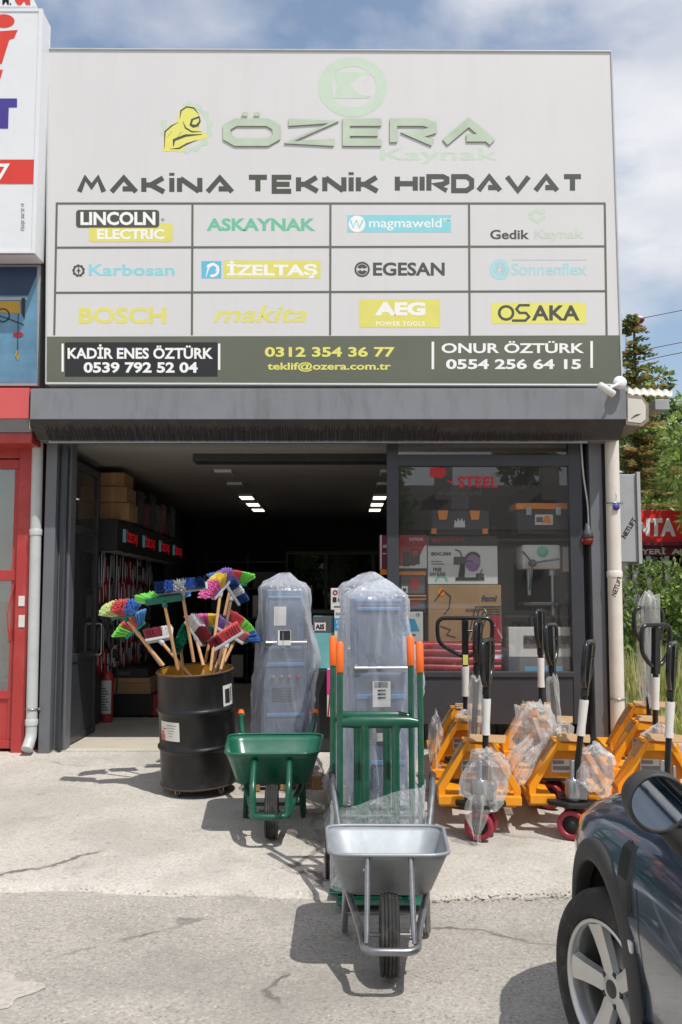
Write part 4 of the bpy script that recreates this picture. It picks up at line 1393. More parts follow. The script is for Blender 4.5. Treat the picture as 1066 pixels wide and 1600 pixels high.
# ------------------------------------------------------------------ wrapped blue machines
def machine(label, loc, rz, hgt, v):
    t = thing('wrapped_machine', label, 'machine', loc, rz, 'tall blue machines wrapped in clear plastic')
    h = hgt
    MB().box(-.17, .17, -.28, .30, .16, h * .66).build('cabinet', 'mach_side', t, local=True, bevel=.012)
    MB().box(-.155, .155, -.20, .18, h * .66 + .002, h * .93).build('upper_unit', 'mach_side', t, local=True, bevel=.015)
    m = MB()
    m.box(-.15, .15, -.292, -.281, .22, h * .645); m.box(-.135, .135, -.21, -.2015, h * .68, h * .91)
    fp = m.build('front_panel', 'mach_panel', t, local=True, bevel=.004)
    m = MB()
    for z in (h * .565, h * .33): m.box(-.152, .152, -.302, -.2925, z, z + .03)
    m.box(-.138, .138, -.222, -.2105, h * .885, h * .885 + .022)
    m.build('trim_bar', 'mach_blue', t, local=True, bevel=.006)
    MB().tube([(-.165, -.33, h * .675), (.165, -.33, h * .675)], .021, 12).box(-.165, -.145, -.33, -.28, h * .65, h * .69).box(.145, .165, -.33, -.28, h * .65, h * .69).build('handle_bar', 'steel', t, local=True, bevel=.002)
    for x in (-.10, -.035, .03, .10):
        MB().lathe([(0, -.025), (.014, -.025), (.018, 0)], 14, 0, Matrix.Translation((x, -.293, h * .515)) @ Matrix.Rotation(-PI / 2, 4, 'X')).build('knob', 'knob' if x < .05 else 'box_red', t, local=True)
    m = MB()
    for k in range(9): m.box(-.11, .09, -.2955, -.2925, h * .40 + k * .013, h * .40 + k * .013 + .005)
    m.build('vent_slots', 'case_black', t, local=True)
    m = MB()
    if v == 0:
        m.box(-.09, .01, -.2155, -.2115, h * .755, h * .755 + .155); m.box(-.07, .035, -.3585, -.3555, h * .665, h * .665 + .12)
        m.box(-.055, .03, -.3605, -.359, h * .69, h * .69 + .075, 1)
    else:
        m.box(-.055, .055, -.3475, -.344, h * .54, h * .54 + .155); m.box(-.045, .055, -.31, -.306, h * .485, h * .485 + .03); m.box(-.03, .055, -.31, -.306, h * .415, h * .415 + .05)
        for k in range(3): m.box(-.025, .025, -.3505, -.348, h * .57 + k * .022, h * .57 + k * .022 + .01, 1)
        for k in range(6): m.box(-.045, .04, -.35, -.348, h * .61 + k * .006, h * .61 + k * .006 + .002, 1)
    m.build('label_sheet', ['paper', 'case_black'], t, local=True)
    pw = MB()
    for y in (-.33, -.02, .30): pw.box(-.31, .31, y - .05, y + .05, .095, .115)
    for x in (-.25, 0, .25): pw.box(x - .045, x + .045, -.38, .35, .0705, .0945)
    for x in (-.25, 0, .25):
        for y in (-.33, -.02, .30): pw.box(x - .045, x + .045, y - .05, y + .05, .0, .07)
    tag(pw.build('wooden_base', 'pallet_wood', t, local=True, bevel=.003))
    for x in (-.14, .14):
        for y in (-.22, .22):
            MB().lathe([(0, -.016), (.022, -.016), (.024, 0), (.022, .016), (0, .016)], 14, 0, Matrix.Translation((x, y, .139)) @ Matrix.Rotation(PI / 2, 4, 'Y')).build('caster', 'rubber', t, local=True)
    # the loose clear bag
    m = MB()
    rg = []
    nz_, na = 44, 96
    for j in range(nz_ + 1):
        q = j / nz_
        z = .10 + (h * 1.0 - .10) * q
        if q < .55: hx, hy = .25 - .055 * q / .55, .40 - .05 * q / .55
        else: hx, hy = .195 - .02 * (q - .55) / .45, .35 - .09 * (q - .55) / .45
        cy_ = -.01
        if q > .93:
            k_ = (q - .93) / .07
            hx *= (1 - k_ ** 1.4 * .86); hy *= (1 - k_ ** 1.4 * .86)
        if q < .12: hx += .06 * (1 - q / .12); hy += .06 * (1 - q / .12)
        ring_ = []
        for i in range(na):
            w = 2 * PI * i / na
            cx, sy_ = math.cos(w), math.sin(w)
            e = 5
            k = (abs(cx) ** e + abs(sy_) ** e) ** (-1 / e)
            x, y = cx * k * hx, sy_ * k * hy
            if cx > 0: x += .10 * math.exp(-((q - .60) / .13) ** 2) * cx
            rid = (1 - abs(noise3((x, y, z * .12), 8, v + 21))) ** 6
            fold = .022 * rid + .016 * noise3((x, y, z * .22), 9, v + 1) + .010 * abs(noise3((x, y, z * .35), 26, v + 3)) + .018 * noise3((x, y, z), 3.2, v + 6)
            if q > .8: fold += .05 * (q - .8) * (abs(noise3((x / max(hx, .02) * 3, y / max(hy, .02) * 3, q * .8), 1.6, v + 12)) * 3.2 - .8) * (1.2 - q)* 4
            n_ = Vector((cx, sy_, 0))
            pz = z + .035 * noise3((x, y, 0), 7, v + 9) * (1 if q < .04 or q > .9 else .2)
            ring_.append((x + n_.x * fold * 1.5, cy_ + y + n_.y * fold * 1.5, pz))
        rg.append(ring_)
    m.loft(rg, cap1=True)
    m.build('plastic_bag', 'wrap_film', t, local=True, recalc=False)
    return t
p = G(436, 1236)
machine('blue machine in clear plastic with a black square on its sheet, behind the green wheelbarrow', (p.x, p.y + .33, gz(p.y) + .014), R(9), 1.70, 0)
machine('blue machine in clear plastic with a white label, right behind the hand trucks', (.225, 6.2, gz(6.1) + .014), R(4), 1.70, 1)
machine('blue machine in clear plastic, rearmost, its pointed top seen over the labelled one', (.195, 7.2, gz(7.1) + .014), R(4), 1.72, 1)

# ------------------------------------------------------------------ pallet jacks
def crumple(mb, c, rx, ry, rz_, seed, mi=0, amp=.4, M=None, n=11, sq=2):
    """crumpled film: a closed bag of flat sharp facets, irregular in outline"""
    q = random.Random(seed * 31 + 5)
    vs, fs = [], []
    w = n * 2 - 1
    for j in range(n + 1):
        a = PI * j / n
        for i in range(w):
            b = 2 * PI * (i + .5 * (j % 2)) / w
            d = Vector((math.sin(a) * math.cos(b), math.sin(a) * math.sin(b), math.cos(a)))
            k = 1 + amp * .9 * noise3(d, 1.5, seed) + amp * .5 * abs(noise3(d, 3.2, seed + 3))
            if sq > 2: k *= (abs(d.x) ** sq + abs(d.y) ** sq + abs(d.z) ** sq) ** (-1 / sq)
            if 0 < j < n: k *= 1 + amp * q.uniform(-.42, .42)
            z = d.z * rz_ * k
            if d.z < 0: z *= 1.15 + .25 * noise3(d, 2.5, seed + 9)
            vs.append((c[0] + d.x * rx * k, c[1] + d.y * ry * k, c[2] + z))
    for j in range(n):
        for i in range(w):
            a0, a1, b0, b1 = j * w + i, j * w + (i + 1) % w, (j + 1) * w + i, (j + 1) * w + (i + 1) % w
            if j % 2: fs += [(a0, a1, b1), (a0, b1, b0)]
            else: fs += [(a0, a1, b0), (a1, b1, b0)]
    mb.add(vs, fs, mi, False, M)
def pallet_jack(label, x, y, yaw, turn, tilt, hh, wrap, seed, group, loopw=.2, hoff=0.0, pump=True):
    t = thing('pallet_jack', label, 'pallet jack', (x, y, gz(y) + .013), R(yaw), group)
    m = MB()
    # front frame: two sloping legs with feet, crown and recessed plate, then the two forks
    for s in (-1, 1):
        m.prism([(s * .275, .205), (s * .275, .30), (s * .085, .60), (s * .05, .60), (s * .228, .285), (s * .228, .205)], 'y', .06, .074)
        m.prism([(s * .275, .205), (s * .2755, .30), (s * .0855, .60), (s * .078, .592), (s * .266, .298), (s * .266, .205)], 'y', .0745, .24)
        m.box(min(s * .105, s * .2745), max(s * .105, s * .2745), .0, .0595, .198, .255)
        m.box(min(s * .105, s * .275), max(s * .105, s * .275), .2405, 1.0, .175, .215)
        m.prism([(.2405, .135), (.2405, .1745), (1.0, .1745), (1.0, .135)], 'x', s * .13, s * .26)
        m.loft([[(s * .105, 1.0, .175), (s * .275, 1.0, .175), (s * .275, 1.0, .215), (s * .105, 1.0, .215)], [(s * .15, 1.17, .12), (s * .23, 1.17, .12), (s * .23, 1.17, .14), (s * .15, 1.17, .14)]], 0, False, cap1=True)
    m.box(-.105, .105, .062, .24, .5955, .612)
    m.prism([(-.21, .345), (.21, .345), (.07, .585), (-.07, .585)], 'y', .13, .142)
    m.prism([(-.07, .5905), (.07, .5905), (.09, .54), (-.09, .54)], 'y', .05, .0595)
    m.build('fork_frame', 'jack_yellow', t, local=True, bevel=.004)
    MB().box(-.115, .045, .1245, .129, .385, .475).box(-.105, -.03, .1235, .1242, .44, .465, 1).box(-.105, .03, .1235, .1242, .40, .428, 1).build('type_plate', ['paper', 'paper_print'], t, local=True)
    m = MB()
    for s in (-1, 1):
        vs = []
        for k in range(6):
            q = k / 5
            px_ = s * (.283 - .195 * q) + s * .006 * noise3((q * 4, seed, s), 1, seed)
            z = .27 + .335 * q
            vs += [(px_, .08, z), (px_ + s * .006, .30 + .02 * noise3((q * 3, s, seed), 1, 4), z - .01)]
        m.add(vs, [(2 * k, 2 * k + 1, 2 * k + 3, 2 * k + 2) for k in range(5)])
    fx = .10 if seed % 2 else .06
    m.add([(-.07, .07, .622), (.08 + fx, .06, .618), (.10 + fx, .20, .63), (-.06, .22, .634), (-.065, .045, .612), (.07 + fx, .03, .60)], [(0, 1, 2, 3), (0, 4, 5, 1)])
    m.build('cardboard_guard', 'cardboard', t, local=True, solid=.004)
    m = MB()
    m.prism([(-.165, -.06), (-.05, -.17), (.05, -.17), (.165, -.06), (.165, .055), (-.165, .055)], 'z', .205, .235)
    m.box(-.09, .09, -.05, .0595, .256, .275)
    m.build('pump_base', 'black', t, local=True, bevel=.006)
    if pump:
        pp = MB().lathe([(0, .24), (.05, .24), (.054, .26), (.054, .36), (.046, .38), (.02, .385), (.02, .5), (0, .5)], 24, M=Matrix.Translation((0, -.06, 0)))
        pp.box(-.035, .085, -.1, -.03, .25, .33)
        pp.lathe([(0, .25), (.03, .25), (.03, .35), (.012, .355), (.012, .46), (0, .46)], 16, M=Matrix.Translation((.075, -.03, 0)))
        pp.build('pump', 'steel', t, local=True, bevel=.003)
    tr = R(turn)
    Mt = Matrix.Translation((0, -.06, 0)) @ Matrix.Rotation(tr, 4, 'Z')
    for s in (-1, 1):
        m = MB(); tyre(m, (s * .062, 0, .095), .095, .05, Mt, ribs=False)
        w_ = m.build('steer_wheel', 'jack_red', t, local=True)
        MB().lathe([(0, -.02), (.022, -.022), (.026, -.012), (.066, -.014), (.07, 0), (.066, .014), (.026, .012), (.022, .022), (0, .02)], 28, 0, Mt @ Matrix.Translation((s * .062, 0, .095)) @ Matrix.Rotation(PI / 2, 4, 'Y')).build('wheel_hub', 'black', w_, local=True)
    m = MB(); m.tube([(-.09, 0, .095), (.09, 0, .095)], .012, 8, M=Mt); m.lathe([(0, .10), (.03, .10), (.03, .205), (0, .205)], 14, M=Mt); m.build('axle', 'black', t, local=True)
    Mh = Mt @ Matrix.Translation((0, -.03, .45)) @ Matrix.Rotation(R(tilt), 4, 'X')
    H = hh - .45
    m = MB()
    m.tube([(0, 0, -.12), (0, 0, H - .005)], .021, 12, M=Mh)
    m.box(-.026, .026, -.022, .022, H - .36, H - .02, M=Mh)
    lp = smooth_path([(0, 0, H - .31), (-.06, 0, H - .29), (-loopw, 0, H - .2), (-loopw * 1.04, 0, H), (loopw * 1.04, 0, H), (loopw, 0, H - .2), (.06, 0, H - .29), (0, 0, H - .31)], .07)
    m.tube(lp, .0165, 10, M=Mh)
    m.tube([(.02, -.02, H - .1), (loopw * .6, -.012, H - .11)], .008, 8, M=Mh)
    hd = m.build('tow_handle', 'black_gloss', t, local=True, bevel=.002)
    m = MB()
    if turn == 0:
        m.box(-.02, .02, -.0245, -.0225, H - .37, H - .29, 0, Mh); m.box(-.02, .02, -.0245, -.0225, H - .45, H - .39, 1, Mh); m.box(-.012, .012, -.0255, -.0248, H - .44, H - .41, 2, Mh)
        m.build('handle_label', ['print_yellow', 'paper', 'case_black'], hd, local=True)
    if wrap & 1:
        m = MB()
        m.tube([(0, 0, H - .62), (0, 0, H - .55), (0, 0, H - .40), (0, 0, H - .385)], [.03, .027, .031, .03], 12, M=Mh)
        m.build('paper_sleeve', 'paper', hd, local=True)
    if wrap & 2:
        m = MB(); crumple(m, (.0 + hoff, -.07, .46), .115, .10, .14, seed, M=Mt if hoff == 0 else None); m.build('plastic_bag', 'bag_film', t, local=True)
    if wrap & 4:
        m = MB()
        crumple(m, (.03, -.12, .40), .15, .07, .17, seed + 11)
        rows_ = []
        for j in range(16):
            q = j / 15
            rows_.append([(-.04 + (i / 8 - .5) * (.10 + .05 * math.sin(q * 5)) + .012 * noise3((q * 3, i, 1), 1, seed), -.19 - .035 * math.sin(i * 1.4 + q * 2) - .01 * q, .30 - .29 * q + .02 * noise3((i * .8, q, 3), 1, 2)) for i in range(9)])
        m.loft(rows_, closed=False)
        m.build('plastic_bag', 'bag_film', t, local=True)
    if wrap & 8:
        m = MB(); crumple(m, (0, 0, H - .60), .048, .045, .20, seed + 2, M=Mh, amp=.25, sq=5); m.build('plastic_bag', 'bag_film', hd, local=True)
    if wrap & 16:
        m = MB(); crumple(m, (0, 0, H - .30), .085, .06, .38, seed + 4, M=Mh, amp=.22, sq=6); m.build('plastic_bag', 'bag_film', hd, local=True)
    if wrap & 32:
        m = MB(); crumple(m, (-.24, .17, .43), .05, .13, .2, seed + 6, M=Matrix.Translation((0, 0, 0)), amp=.4); m.build('plastic_bag', 'bag_film', t, local=True)
    return t
g1, g2, g3 = 'pallet jacks nested in the row left of the window end', 'pallet jacks nested in the middle row', 'pallet jacks nested in the right row by the pipe'
pallet_jack('front yellow pallet jack of the left row, torn film hanging over its wheels', .925, 6.40, -4, 72, 2, 1.29, 1 | 4, 1, g1, .15)
pallet_jack('middle yellow pallet jack of the left row, handle turned edge-on in a film sleeve', .955, 7.15, -4, 78, 3, 1.36, 8 | 32, 2, g1, .15)
pallet_jack('rear yellow pallet jack of the left row, wide black handle loop facing the camera', 1.0, 7.72, -3, 0, 3, 1.345, 1 | 2, 3, g1, .215)
pallet_jack('front yellow pallet jack of the middle row, bare silver pump beside the car', 1.54, 6.42, -5, 70, 7, 1.285, 1 | 2, 4, g2, .14, .14)
pallet_jack('second yellow pallet jack of the middle row, large clear bag over its pump', 1.56, 7.15, -5, 66, -1, 1.335, 2 | 8, 5, g2, .14)
pallet_jack('rear yellow pallet jack of the middle row, white paper on its handle', 1.60, 7.8, -4, 70, 0, 1.40, 1, 6, g2, .15)
pallet_jack('front yellow pallet jack of the right row, partly hidden behind the dark car', 2.14, 6.42, -8, 70, 4, 1.27, 1, 7, g3, .14)
pallet_jack('second yellow pallet jack of the right row, black loop handle with white sleeve', 2.31, 7.15, -8, 35, 3, 1.335, 1 | 2, 8, g3, .14)
pallet_jack('rear yellow pallet jack of the right row, handle bagged, beside the cream pipe', 2.50, 7.85, -8, 25, 2, 1.42, 16, 9, g3, .13)
# loose film bags lying between the jacks
def loose(label, c, r, seed, M=None):
    m = MB()
    crumple(m, (0, 0, 0), r[0], r[1], r[2], seed, amp=.5)
    o = m.build('plastic_bag', 'bag_film')
    o.location = c
    tag(o, label, 'plastic bag', 'loose plastic bags among the pallet jacks')
    return o
q = P(835, 1140, 6.75); loose('large crumpled clear plastic bag hanging over the middle row of yellow jacks', q, (.13, .10, .19), 21)
q = P(800, 1190, 6.55); o = loose('long clear plastic strip sagging between the left and middle jack rows', q, (.04, .06, .2), 24); o.rotation_euler = (0, R(38), 0)
q = P(823, 1195, 6.5); o = loose('short clear plastic strip lying on the fork slope of the middle row', q, (.045, .05, .14), 27); o.rotation_euler = (0, R(34), 0)
# ------------------------------------------------------------------ the blue car
def build_car():
    SH = .16
    XL, YH = .885, 3.36                       # left flank, front hub
    t = thing('parked_car', 'dark blue car with round door mirror and five spoke wheel, nearest the camera', 'car', (XL + .9, 2.0, 0))
    mat('car_paint', S(68, 90, 112, .8), .18, metal=.5, var=.08, scale=3, coat=1.0, spec=.6)
    mat('car_trim', (.035, .034, .033), .55, var=.15, scale=30)
    mat('car_alloy', S(205, 205, 202), .3, metal=.75, var=.05)
    mat('car_light', S(235, 232, 226, .9), .12)
    XC = XL + .9
    # half sections from the sill to the top, as offsets from the centre line, along the length
    ys = [y_ + SH for y_ in (4.02, 3.99, 3.92, 3.8, 3.65, 3.5, 3.3, 3.1, 2.9, 2.7, 2.55, 2.35, 2.0, 1.6, 1.2, .8, .3, -.05, -.22, -.30)]
    def half(y):
        y -= SH
        q = max(0, (y - 3.25) / .77)
        r_ = max(0, (.25 - y) / .55)
        wmax = .90 * (1 - .30 * q ** 3.2) * (1 - .12 * r_ ** 2)
        top = .985 - .14 * max(0, (y - 2.7) / 1.32) ** 1.8 - .12 * q ** 5
        if y < 2.75: top = 1.0
        bot = .24 + .06 * q ** 3
        pts = []
        fr_ = [(0, .90), (.06, .965), (.18, .985), (.35, .985), (.55, 1.0), (.72, .995), (.84, .965), (.92, .90), (.97, .80), (.995, .62), (1.0, .35), (1.0, 0)]
        for a, b in fr_: pts.append((wmax * b, bot + (top - bot) * a))
        return pts
    rings = []
    for y in ys:
        h = half(y)
        ring_ = [(XC - a, y, z) for a, z in h] + [(XC + a, y, z) for a, z in h[::-1][1:]]
        rings.append(ring_)
    m = MB()
    m.loft(rings, closed=True, cap0=True, cap1=True)
    body = m.build('body', 'car_paint', t)
    body.data.materials.append(MATS['car_trim'])
    cut = MB()
    for yy in (YH, .62 + SH):
        for s in (-1, 1):
            cut.lathe([(0, -.14), (.40, -.14), (.40, .20), (0, .20)], 56, M=Matrix.Translation((XC + s * .86, yy, .345)) @ Matrix.Rotation(PI / 2, 4, 'Y'))
    co = cut.build('cutter', 'car_trim', t)
    bo = body.modifiers.new('b', 'BOOLEAN')
    bo.object = co
    bo.operation = 'DIFFERENCE'
    bo.solver = 'EXACT'
    dg = bpy.context.evaluated_depsgraph_get()
    nm = bpy.data.meshes.new_from_object(body.evaluated_get(dg))
    body.modifiers.clear()
    body.data = nm
    bpy.data.objects.remove(co)
    off = Vector(t.location)
    for pl in nm.polygons:
        c = pl.center + off
        pl.use_smooth = True
        for yy in (YH, .62 + SH):
            for xx in (XC - .86, XC + .86):
                if abs(c.x - xx) < .19 and math.hypot(c.y - yy, c.z - .345) < .399: pl.material_index = 1; pl.use_smooth = False
    eb = body.modifiers.new('e', 'EDGE_SPLIT')
    eb.split_angle = R(38)
    # cabin
    m = MB()
    rg = []
    for z, w, y0, y1 in ((1.0, .80, 2.72, -.18), (1.25, .72, 2.35, -.12), (1.48, .62, 1.95, -.05), (1.55, .55, 1.7, .05)):
        y0, y1 = y0 + SH, y1 + SH
        rg.append([(XC - w, y0, z), (XC + w, y0, z), (XC + w, y1, z), (XC - w, y1, z)])
    m.loft(rg[:3], sm=False)
    m.build('glass_house', 'car_glass', t, bevel=.02)
    m = MB(); m.loft(rg[2:], cap1=True, sm=False); m.box(XC - .64, XC + .64, -.08 + SH, 1.98 + SH, 1.44, 1.49)
    for s in (-1, 1):
        for a, b in (((.80, 2.72, 1.0), (.62, 1.95, 1.48)), ((.80, -.18, 1.0), (.62, -.05, 1.48)), ((.815, 1.35, 1.0), (.635, 1.25, 1.48))):
            m.tube([(XC + s * a[0], a[1] + SH, a[2]), (XC + s * b[0], b[1] + SH, b[2])], .028, 8)
    m.build('roof', 'car_paint', t, bevel=.02)
    # flares
    for yy, s in ((YH, -1), (YH, 1), (.62 + SH, -1), (.62 + SH, 1)):
        m = MB()
        rg = []
        for k in range(41):
            w = R(-14 + 208 * k / 40)
            c_, s__ = math.cos(w), math.sin(w)
            def q(rr, out): return (XC + s * (.902 + out), yy + rr * c_, .345 + rr * s__)
            fade = .0
            rg.append([q(.385, -.05), q(.385, .002), q(.392, .012), q(.43, .014), q(.462, .004), q(.468, -.012), q(.46, -.03)])
        for r_ in rg:
            for i, p in enumerate(r_):
                if p[1] > 3.3 + SH:
                    dq = .90 * .30 * max(0, (p[1] - SH - 3.25) / .77) ** 3.2
                    r_[i] = (p[0] - s * dq, p[1], p[2])
        m.loft(rg, closed=False)
        m.build('wheel_flare', 'car_trim', t, subd=1)
    MB().prism([(XC - .905, .25), (XC - .905, .40), (XC - .90, .41), (XC - .86, .25)], 'y', 1.06 + SH, 2.76 + SH).prism([(XC + .905, .25), (XC + .905, .40), (XC + .90, .41), (XC + .86, .25)], 'y', 1.06 + SH, 2.76 + SH).build('sill', 'car_trim', t, bevel=.006)
    # wheels
    def wheel(x, y, steer, side):
        M = Matrix.Translation((x, y, .325)) @ Matrix.Rotation(R(steer), 4, 'Z') @ Matrix.Rotation(PI / 2 * side, 4, 'Y')      # local +z points outwards
        m = MB()
        r = .325
        m.lathe([(.222, -.09), (.25, -.108), (.285, -.108), (.312, -.095), (.323, -.07), (.325, 0), (.323, .07), (.312, .095), (.285, .108), (.25, .108), (.228, .098), (.222, .08)], 64, M=M, closed=True)
        wt_ = m.build('tyre', 'rubber', t)
        m = MB()
        m.lathe([(.226, .10), (.222, .104), (.212, .10), (.205, .085), (.205, -.08), (.222, -.09)], 64, M=M)
        m.lathe([(0, .068), (.045, .068), (.06, .062), (.062, .03), (0, .03)], 32, M=M)
        for k in range(5):
            a = R(72 * k + 16)
            d, e = Vector((math.cos(a), math.sin(a), 0)), Vector((-math.sin(a), math.cos(a), 0))
            rr = []
            for (u, wd, z) in ((.045, .034, .066), (.10, .036, .072), (.16, .042, .082), (.207, .052, .092)):
                c_ = d * u
                rr.append([c_ - e * wd + Vector((0, 0, z - .022)), c_ - e * wd * .8 + Vector((0, 0, z)), c_ - e * wd * .25 + Vector((0, 0, z + .002)), c_ + e * wd * .25 + Vector((0, 0, z + .002)), c_ + e * wd * .8 + Vector((0, 0, z)), c_ + e * wd + Vector((0, 0, z - .022))])
            m.loft(rr, closed=False, sm=False, M=M)
        rim = m.build('rim', 'car_alloy', wt_)
        m = MB()
        m.lathe([(.03, .0695), (.0, .0705)], 24, M=M)
        for k in range(5):
            a = R(72 * k + 52)
            m.lathe([(.011, .0), (.011, .0035), (0, .0035)], 12, M=M @ Matrix.Translation((.052 * math.cos(a), .052 * math.sin(a), .064)))
        m.build('hub_cap', 'black_gloss', rim)
        MB().lathe([(.0, .0), (.15, .0), (.15, .012), (0, .012)], 40, M=M).build('brake_disc', 'steel', wt_)
        MB().lathe([(.204, -.05), (.0, -.05)], 32, M=M).build('wheel_back', 'black', wt_)
    for s in (-1, 1):
        wheel(XC + s * .80, YH, 18, s); wheel(XC + s * .80, .62 + SH, 0, s)
    # left mirror and its twin
    for s, lab in ((-1, None), (1, None)):
        c_ = Vector((XC + s * 1.01, 2.36, 1.15))
        M = Matrix.Translation(c_) @ Matrix.Rotation(R(0) * s, 4, 'Z') @ Matrix.Rotation(R(4), 4, 'X') @ Matrix.Rotation(PI / 2, 4, 'X')
        def oval(z, kx, ky):
            return [(kx * math.cos(2 * PI * i / 40) * (1 + .06 * math.cos(2 * PI * i / 40) * s * -1), ky * math.sin(2 * PI * i / 40) * (1 - .05 * math.cos(4 * PI * i / 40)), z) for i in range(40)]
        m = MB()
        m.loft([oval(.0, .066, .058), oval(.012, .074, .066), oval(.0, .079, .071), oval(-.03, .081, .072), oval(-.08, .07, .06), oval(-.11, .042, .037), oval(-.122, .012, .01)], M=M, cap1=True)
        m.tube([c_ + Vector((-s * .03, .02, -.06)), c_ + Vector((-s * .07, .02, -.11)), c_ + Vector((-s * .15, .03, -.16))], [.03, .026, .032], 12)
        mi_ = m.build('door_mirror', 'car_trim', t)
        m = MB(); m.add([tuple(p) for p in oval(.004, .068, .060)], [tuple(range(40))], 0, False, M)
        m.build('mirror_glass', mat('mirror', (.8, .82, .84), .01, metal=1.0, var=0), mi_)
    # door seams, side vent, lamp
    for s in (-1, 1):
        for yy in (2.735 + SH, 1.42 + SH):
            m = MB()
            pts = [(z_, yy + (.10 * ((z_ - .55) / .4) ** 2 if yy > 2 else 0)) for z_ in [.42 + .55 * k / 14 for k in range(15)]]
            ring_ = []
            for z_, y_ in pts:
                h = half(y_)
                a = next((h[i][0] + (h[i + 1][0] - h[i][0]) * (z_ - h[i][1]) / (h[i + 1][1] - h[i][1]) for i in range(11) if h[i][1] <= z_ <= h[i + 1][1]), .8)
                ring_.append(Vector((XC + s * (a + .0015), y_, z_)))
            m.loft([[p + Vector((0, -.003, 0)) for p in ring_], [p + Vector((0, .003, 0)) for p in ring_]], closed=False)
            m.build('door_seam', 'black', t)
    for s in (-1, 1):
        m = MB()
        rg = []
        for k in range(25):
            q = k / 24
            z_ = .68 + .20 * q
            y_ = 2.84 + SH + .06 * q
            wd = .07 * math.sin(PI * (q * .86 + .07)) ** .4 * (.62 + .5 * q)
            h = half(y_)
            a = next((h[i][0] + (h[i + 1][0] - h[i][0]) * (z_ - h[i][1]) / (h[i + 1][1] - h[i][1]) for i in range(11) if h[i][1] <= z_ <= h[i + 1][1]), .8)
            y_ += .01 * math.sin(q * 3)
            rg.append([(XC + s * (a + .001), y_ - wd, z_), (XC + s * (a + .012), y_ - wd * .8, z_), (XC + s * (a + .012), y_ + wd * .8, z_), (XC + s * (a + .001), y_ + wd, z_)])
        m.loft(rg, closed=False, sm=False)
        v_ = m.build('side_vent', 'black_gloss', t)
        MB().box(XC + s * .902 - .006, XC + s * .902 + .006, 2.80 + SH, 2.86 + SH, .575, .61).build('side_lamp', 'car_light', t, bevel=.005)
        MB().lathe([(0, .04), (.06, .036), (.085, .015), (.09, -.02)], 28, M=Matrix.Translation((XC + s * .50, 3.90 + SH, .66)) @ Matrix.Rotation(R(-75), 4, 'X')).build('headlight', 'car_light', t)
        MB().tube([(XC + s * .90, 2.11, .86), (XC + s * .925, 2.09, .865), (XC + s * .925, 1.91, .865), (XC + s * .90, 1.89, .86)], .013, 8).build('door_handle', 'steel', t)
    MB().prism([(XC - .42, .42), (XC + .42, .42), (XC + .48, .62), (XC - .48, .62)], 'y', 3.9 + SH, 4.035 + SH).build('grille', 'black_gloss', t, bevel=.01)
    m = MB()
    for s in (-1, 1): m.tube([(XC + s * .845, 2.6, 1.0), (XC + s * .85, 1.4, 1.006), (XC + s * .83, .0, 1.004)], .011, 8)
    m.build('window_trim', 'steel', t)
build_car()

# ------------------------------------------------------------------ inside the shop: left wall of tools
xw = xl + .145
hd_ = thing('display_header', 'black header board with repeated red and white maker name over the tool wall', 'display board', (xw, 12, 2.2))
za, zb2 = 2.18, 2.52
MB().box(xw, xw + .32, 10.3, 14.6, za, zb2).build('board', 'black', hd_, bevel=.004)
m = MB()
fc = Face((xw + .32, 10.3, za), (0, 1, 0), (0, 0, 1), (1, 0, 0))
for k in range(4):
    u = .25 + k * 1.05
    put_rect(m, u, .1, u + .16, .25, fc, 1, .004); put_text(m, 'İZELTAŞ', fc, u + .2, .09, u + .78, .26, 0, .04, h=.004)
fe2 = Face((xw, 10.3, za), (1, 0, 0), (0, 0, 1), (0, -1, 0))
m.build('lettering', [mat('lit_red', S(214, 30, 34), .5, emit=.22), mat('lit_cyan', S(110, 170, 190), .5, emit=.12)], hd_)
m = MB()
for k in range(8): m.box(xw + .1, xw + .3, 10.45 + k * .5, 10.72 + k * .5, za - .012, za - .003)
m.build('strip_lamp', 'lamp_off', hd_)
bd = thing('tool_wall', 'dark pegboard wall behind the hanging red tools', 'pegboard', (xw, 12, .8))
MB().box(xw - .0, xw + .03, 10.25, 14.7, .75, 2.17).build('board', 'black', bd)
tp = thing('hand_tool', 'small tool on red card hanging on the dark pegboard left of the entrance', 'tool', (0, 0, -5), 0, 'tools on red cards hanging on the pegboard')
MB().prism([(-.05, -.13), (.05, -.13), (.055, .08), (.02, .12), (-.02, .12), (-.055, .08)], 'x', 0, .012).build('card', 'tool_red', tp, local=True)
MB().tube([(.022, 0, .07), (.022, 0, -.06), (.022, .012, -.12)], [.009, .011, .004], 8).build('blade', 'tool_steel', tp, local=True)
wr = thing('wrench', 'steel spanner hanging on the dark pegboard left of the entrance', 'tool', (0, 0, -5), 0, 'steel spanners hanging on the pegboard')
MB().tube([(.015, 0, -.16), (.015, 0, .13)], .009, 8).lathe([(.012, -.006), (.026, -.006), (.026, .006), (.012, .006)], 14, M=Matrix.Translation((.015, 0, .15)) @ Matrix.Rotation(PI / 2, 4, 'Y'), closed=True).lathe([(.008, -.006), (.02, -.006), (.02, .006), (.008, .006)], 14, M=Matrix.Translation((.015, 0, -.175)) @ Matrix.Rotation(PI / 2, 4, 'Y'), closed=True).build('shaft', 'tool_steel', wr, local=True)
cl_ = thing('hose_coil', 'dark coil hanging among the red cards left of the entrance', 'coil', (0, 0, -5), 0, 'coils hanging on the pegboard')
MB().tube([(.03, .07 * math.cos(2 * PI * k / 18), .09 * math.sin(2 * PI * k / 18)) for k in range(18)], .016, 8, closed=True).build('coil', 'print_grey', cl_, local=True)
pk = thing('blister_pack', 'white and black blister pack hanging on the dark pegboard', 'pack', (0, 0, -5), 0, 'blister packs hanging on the pegboard')
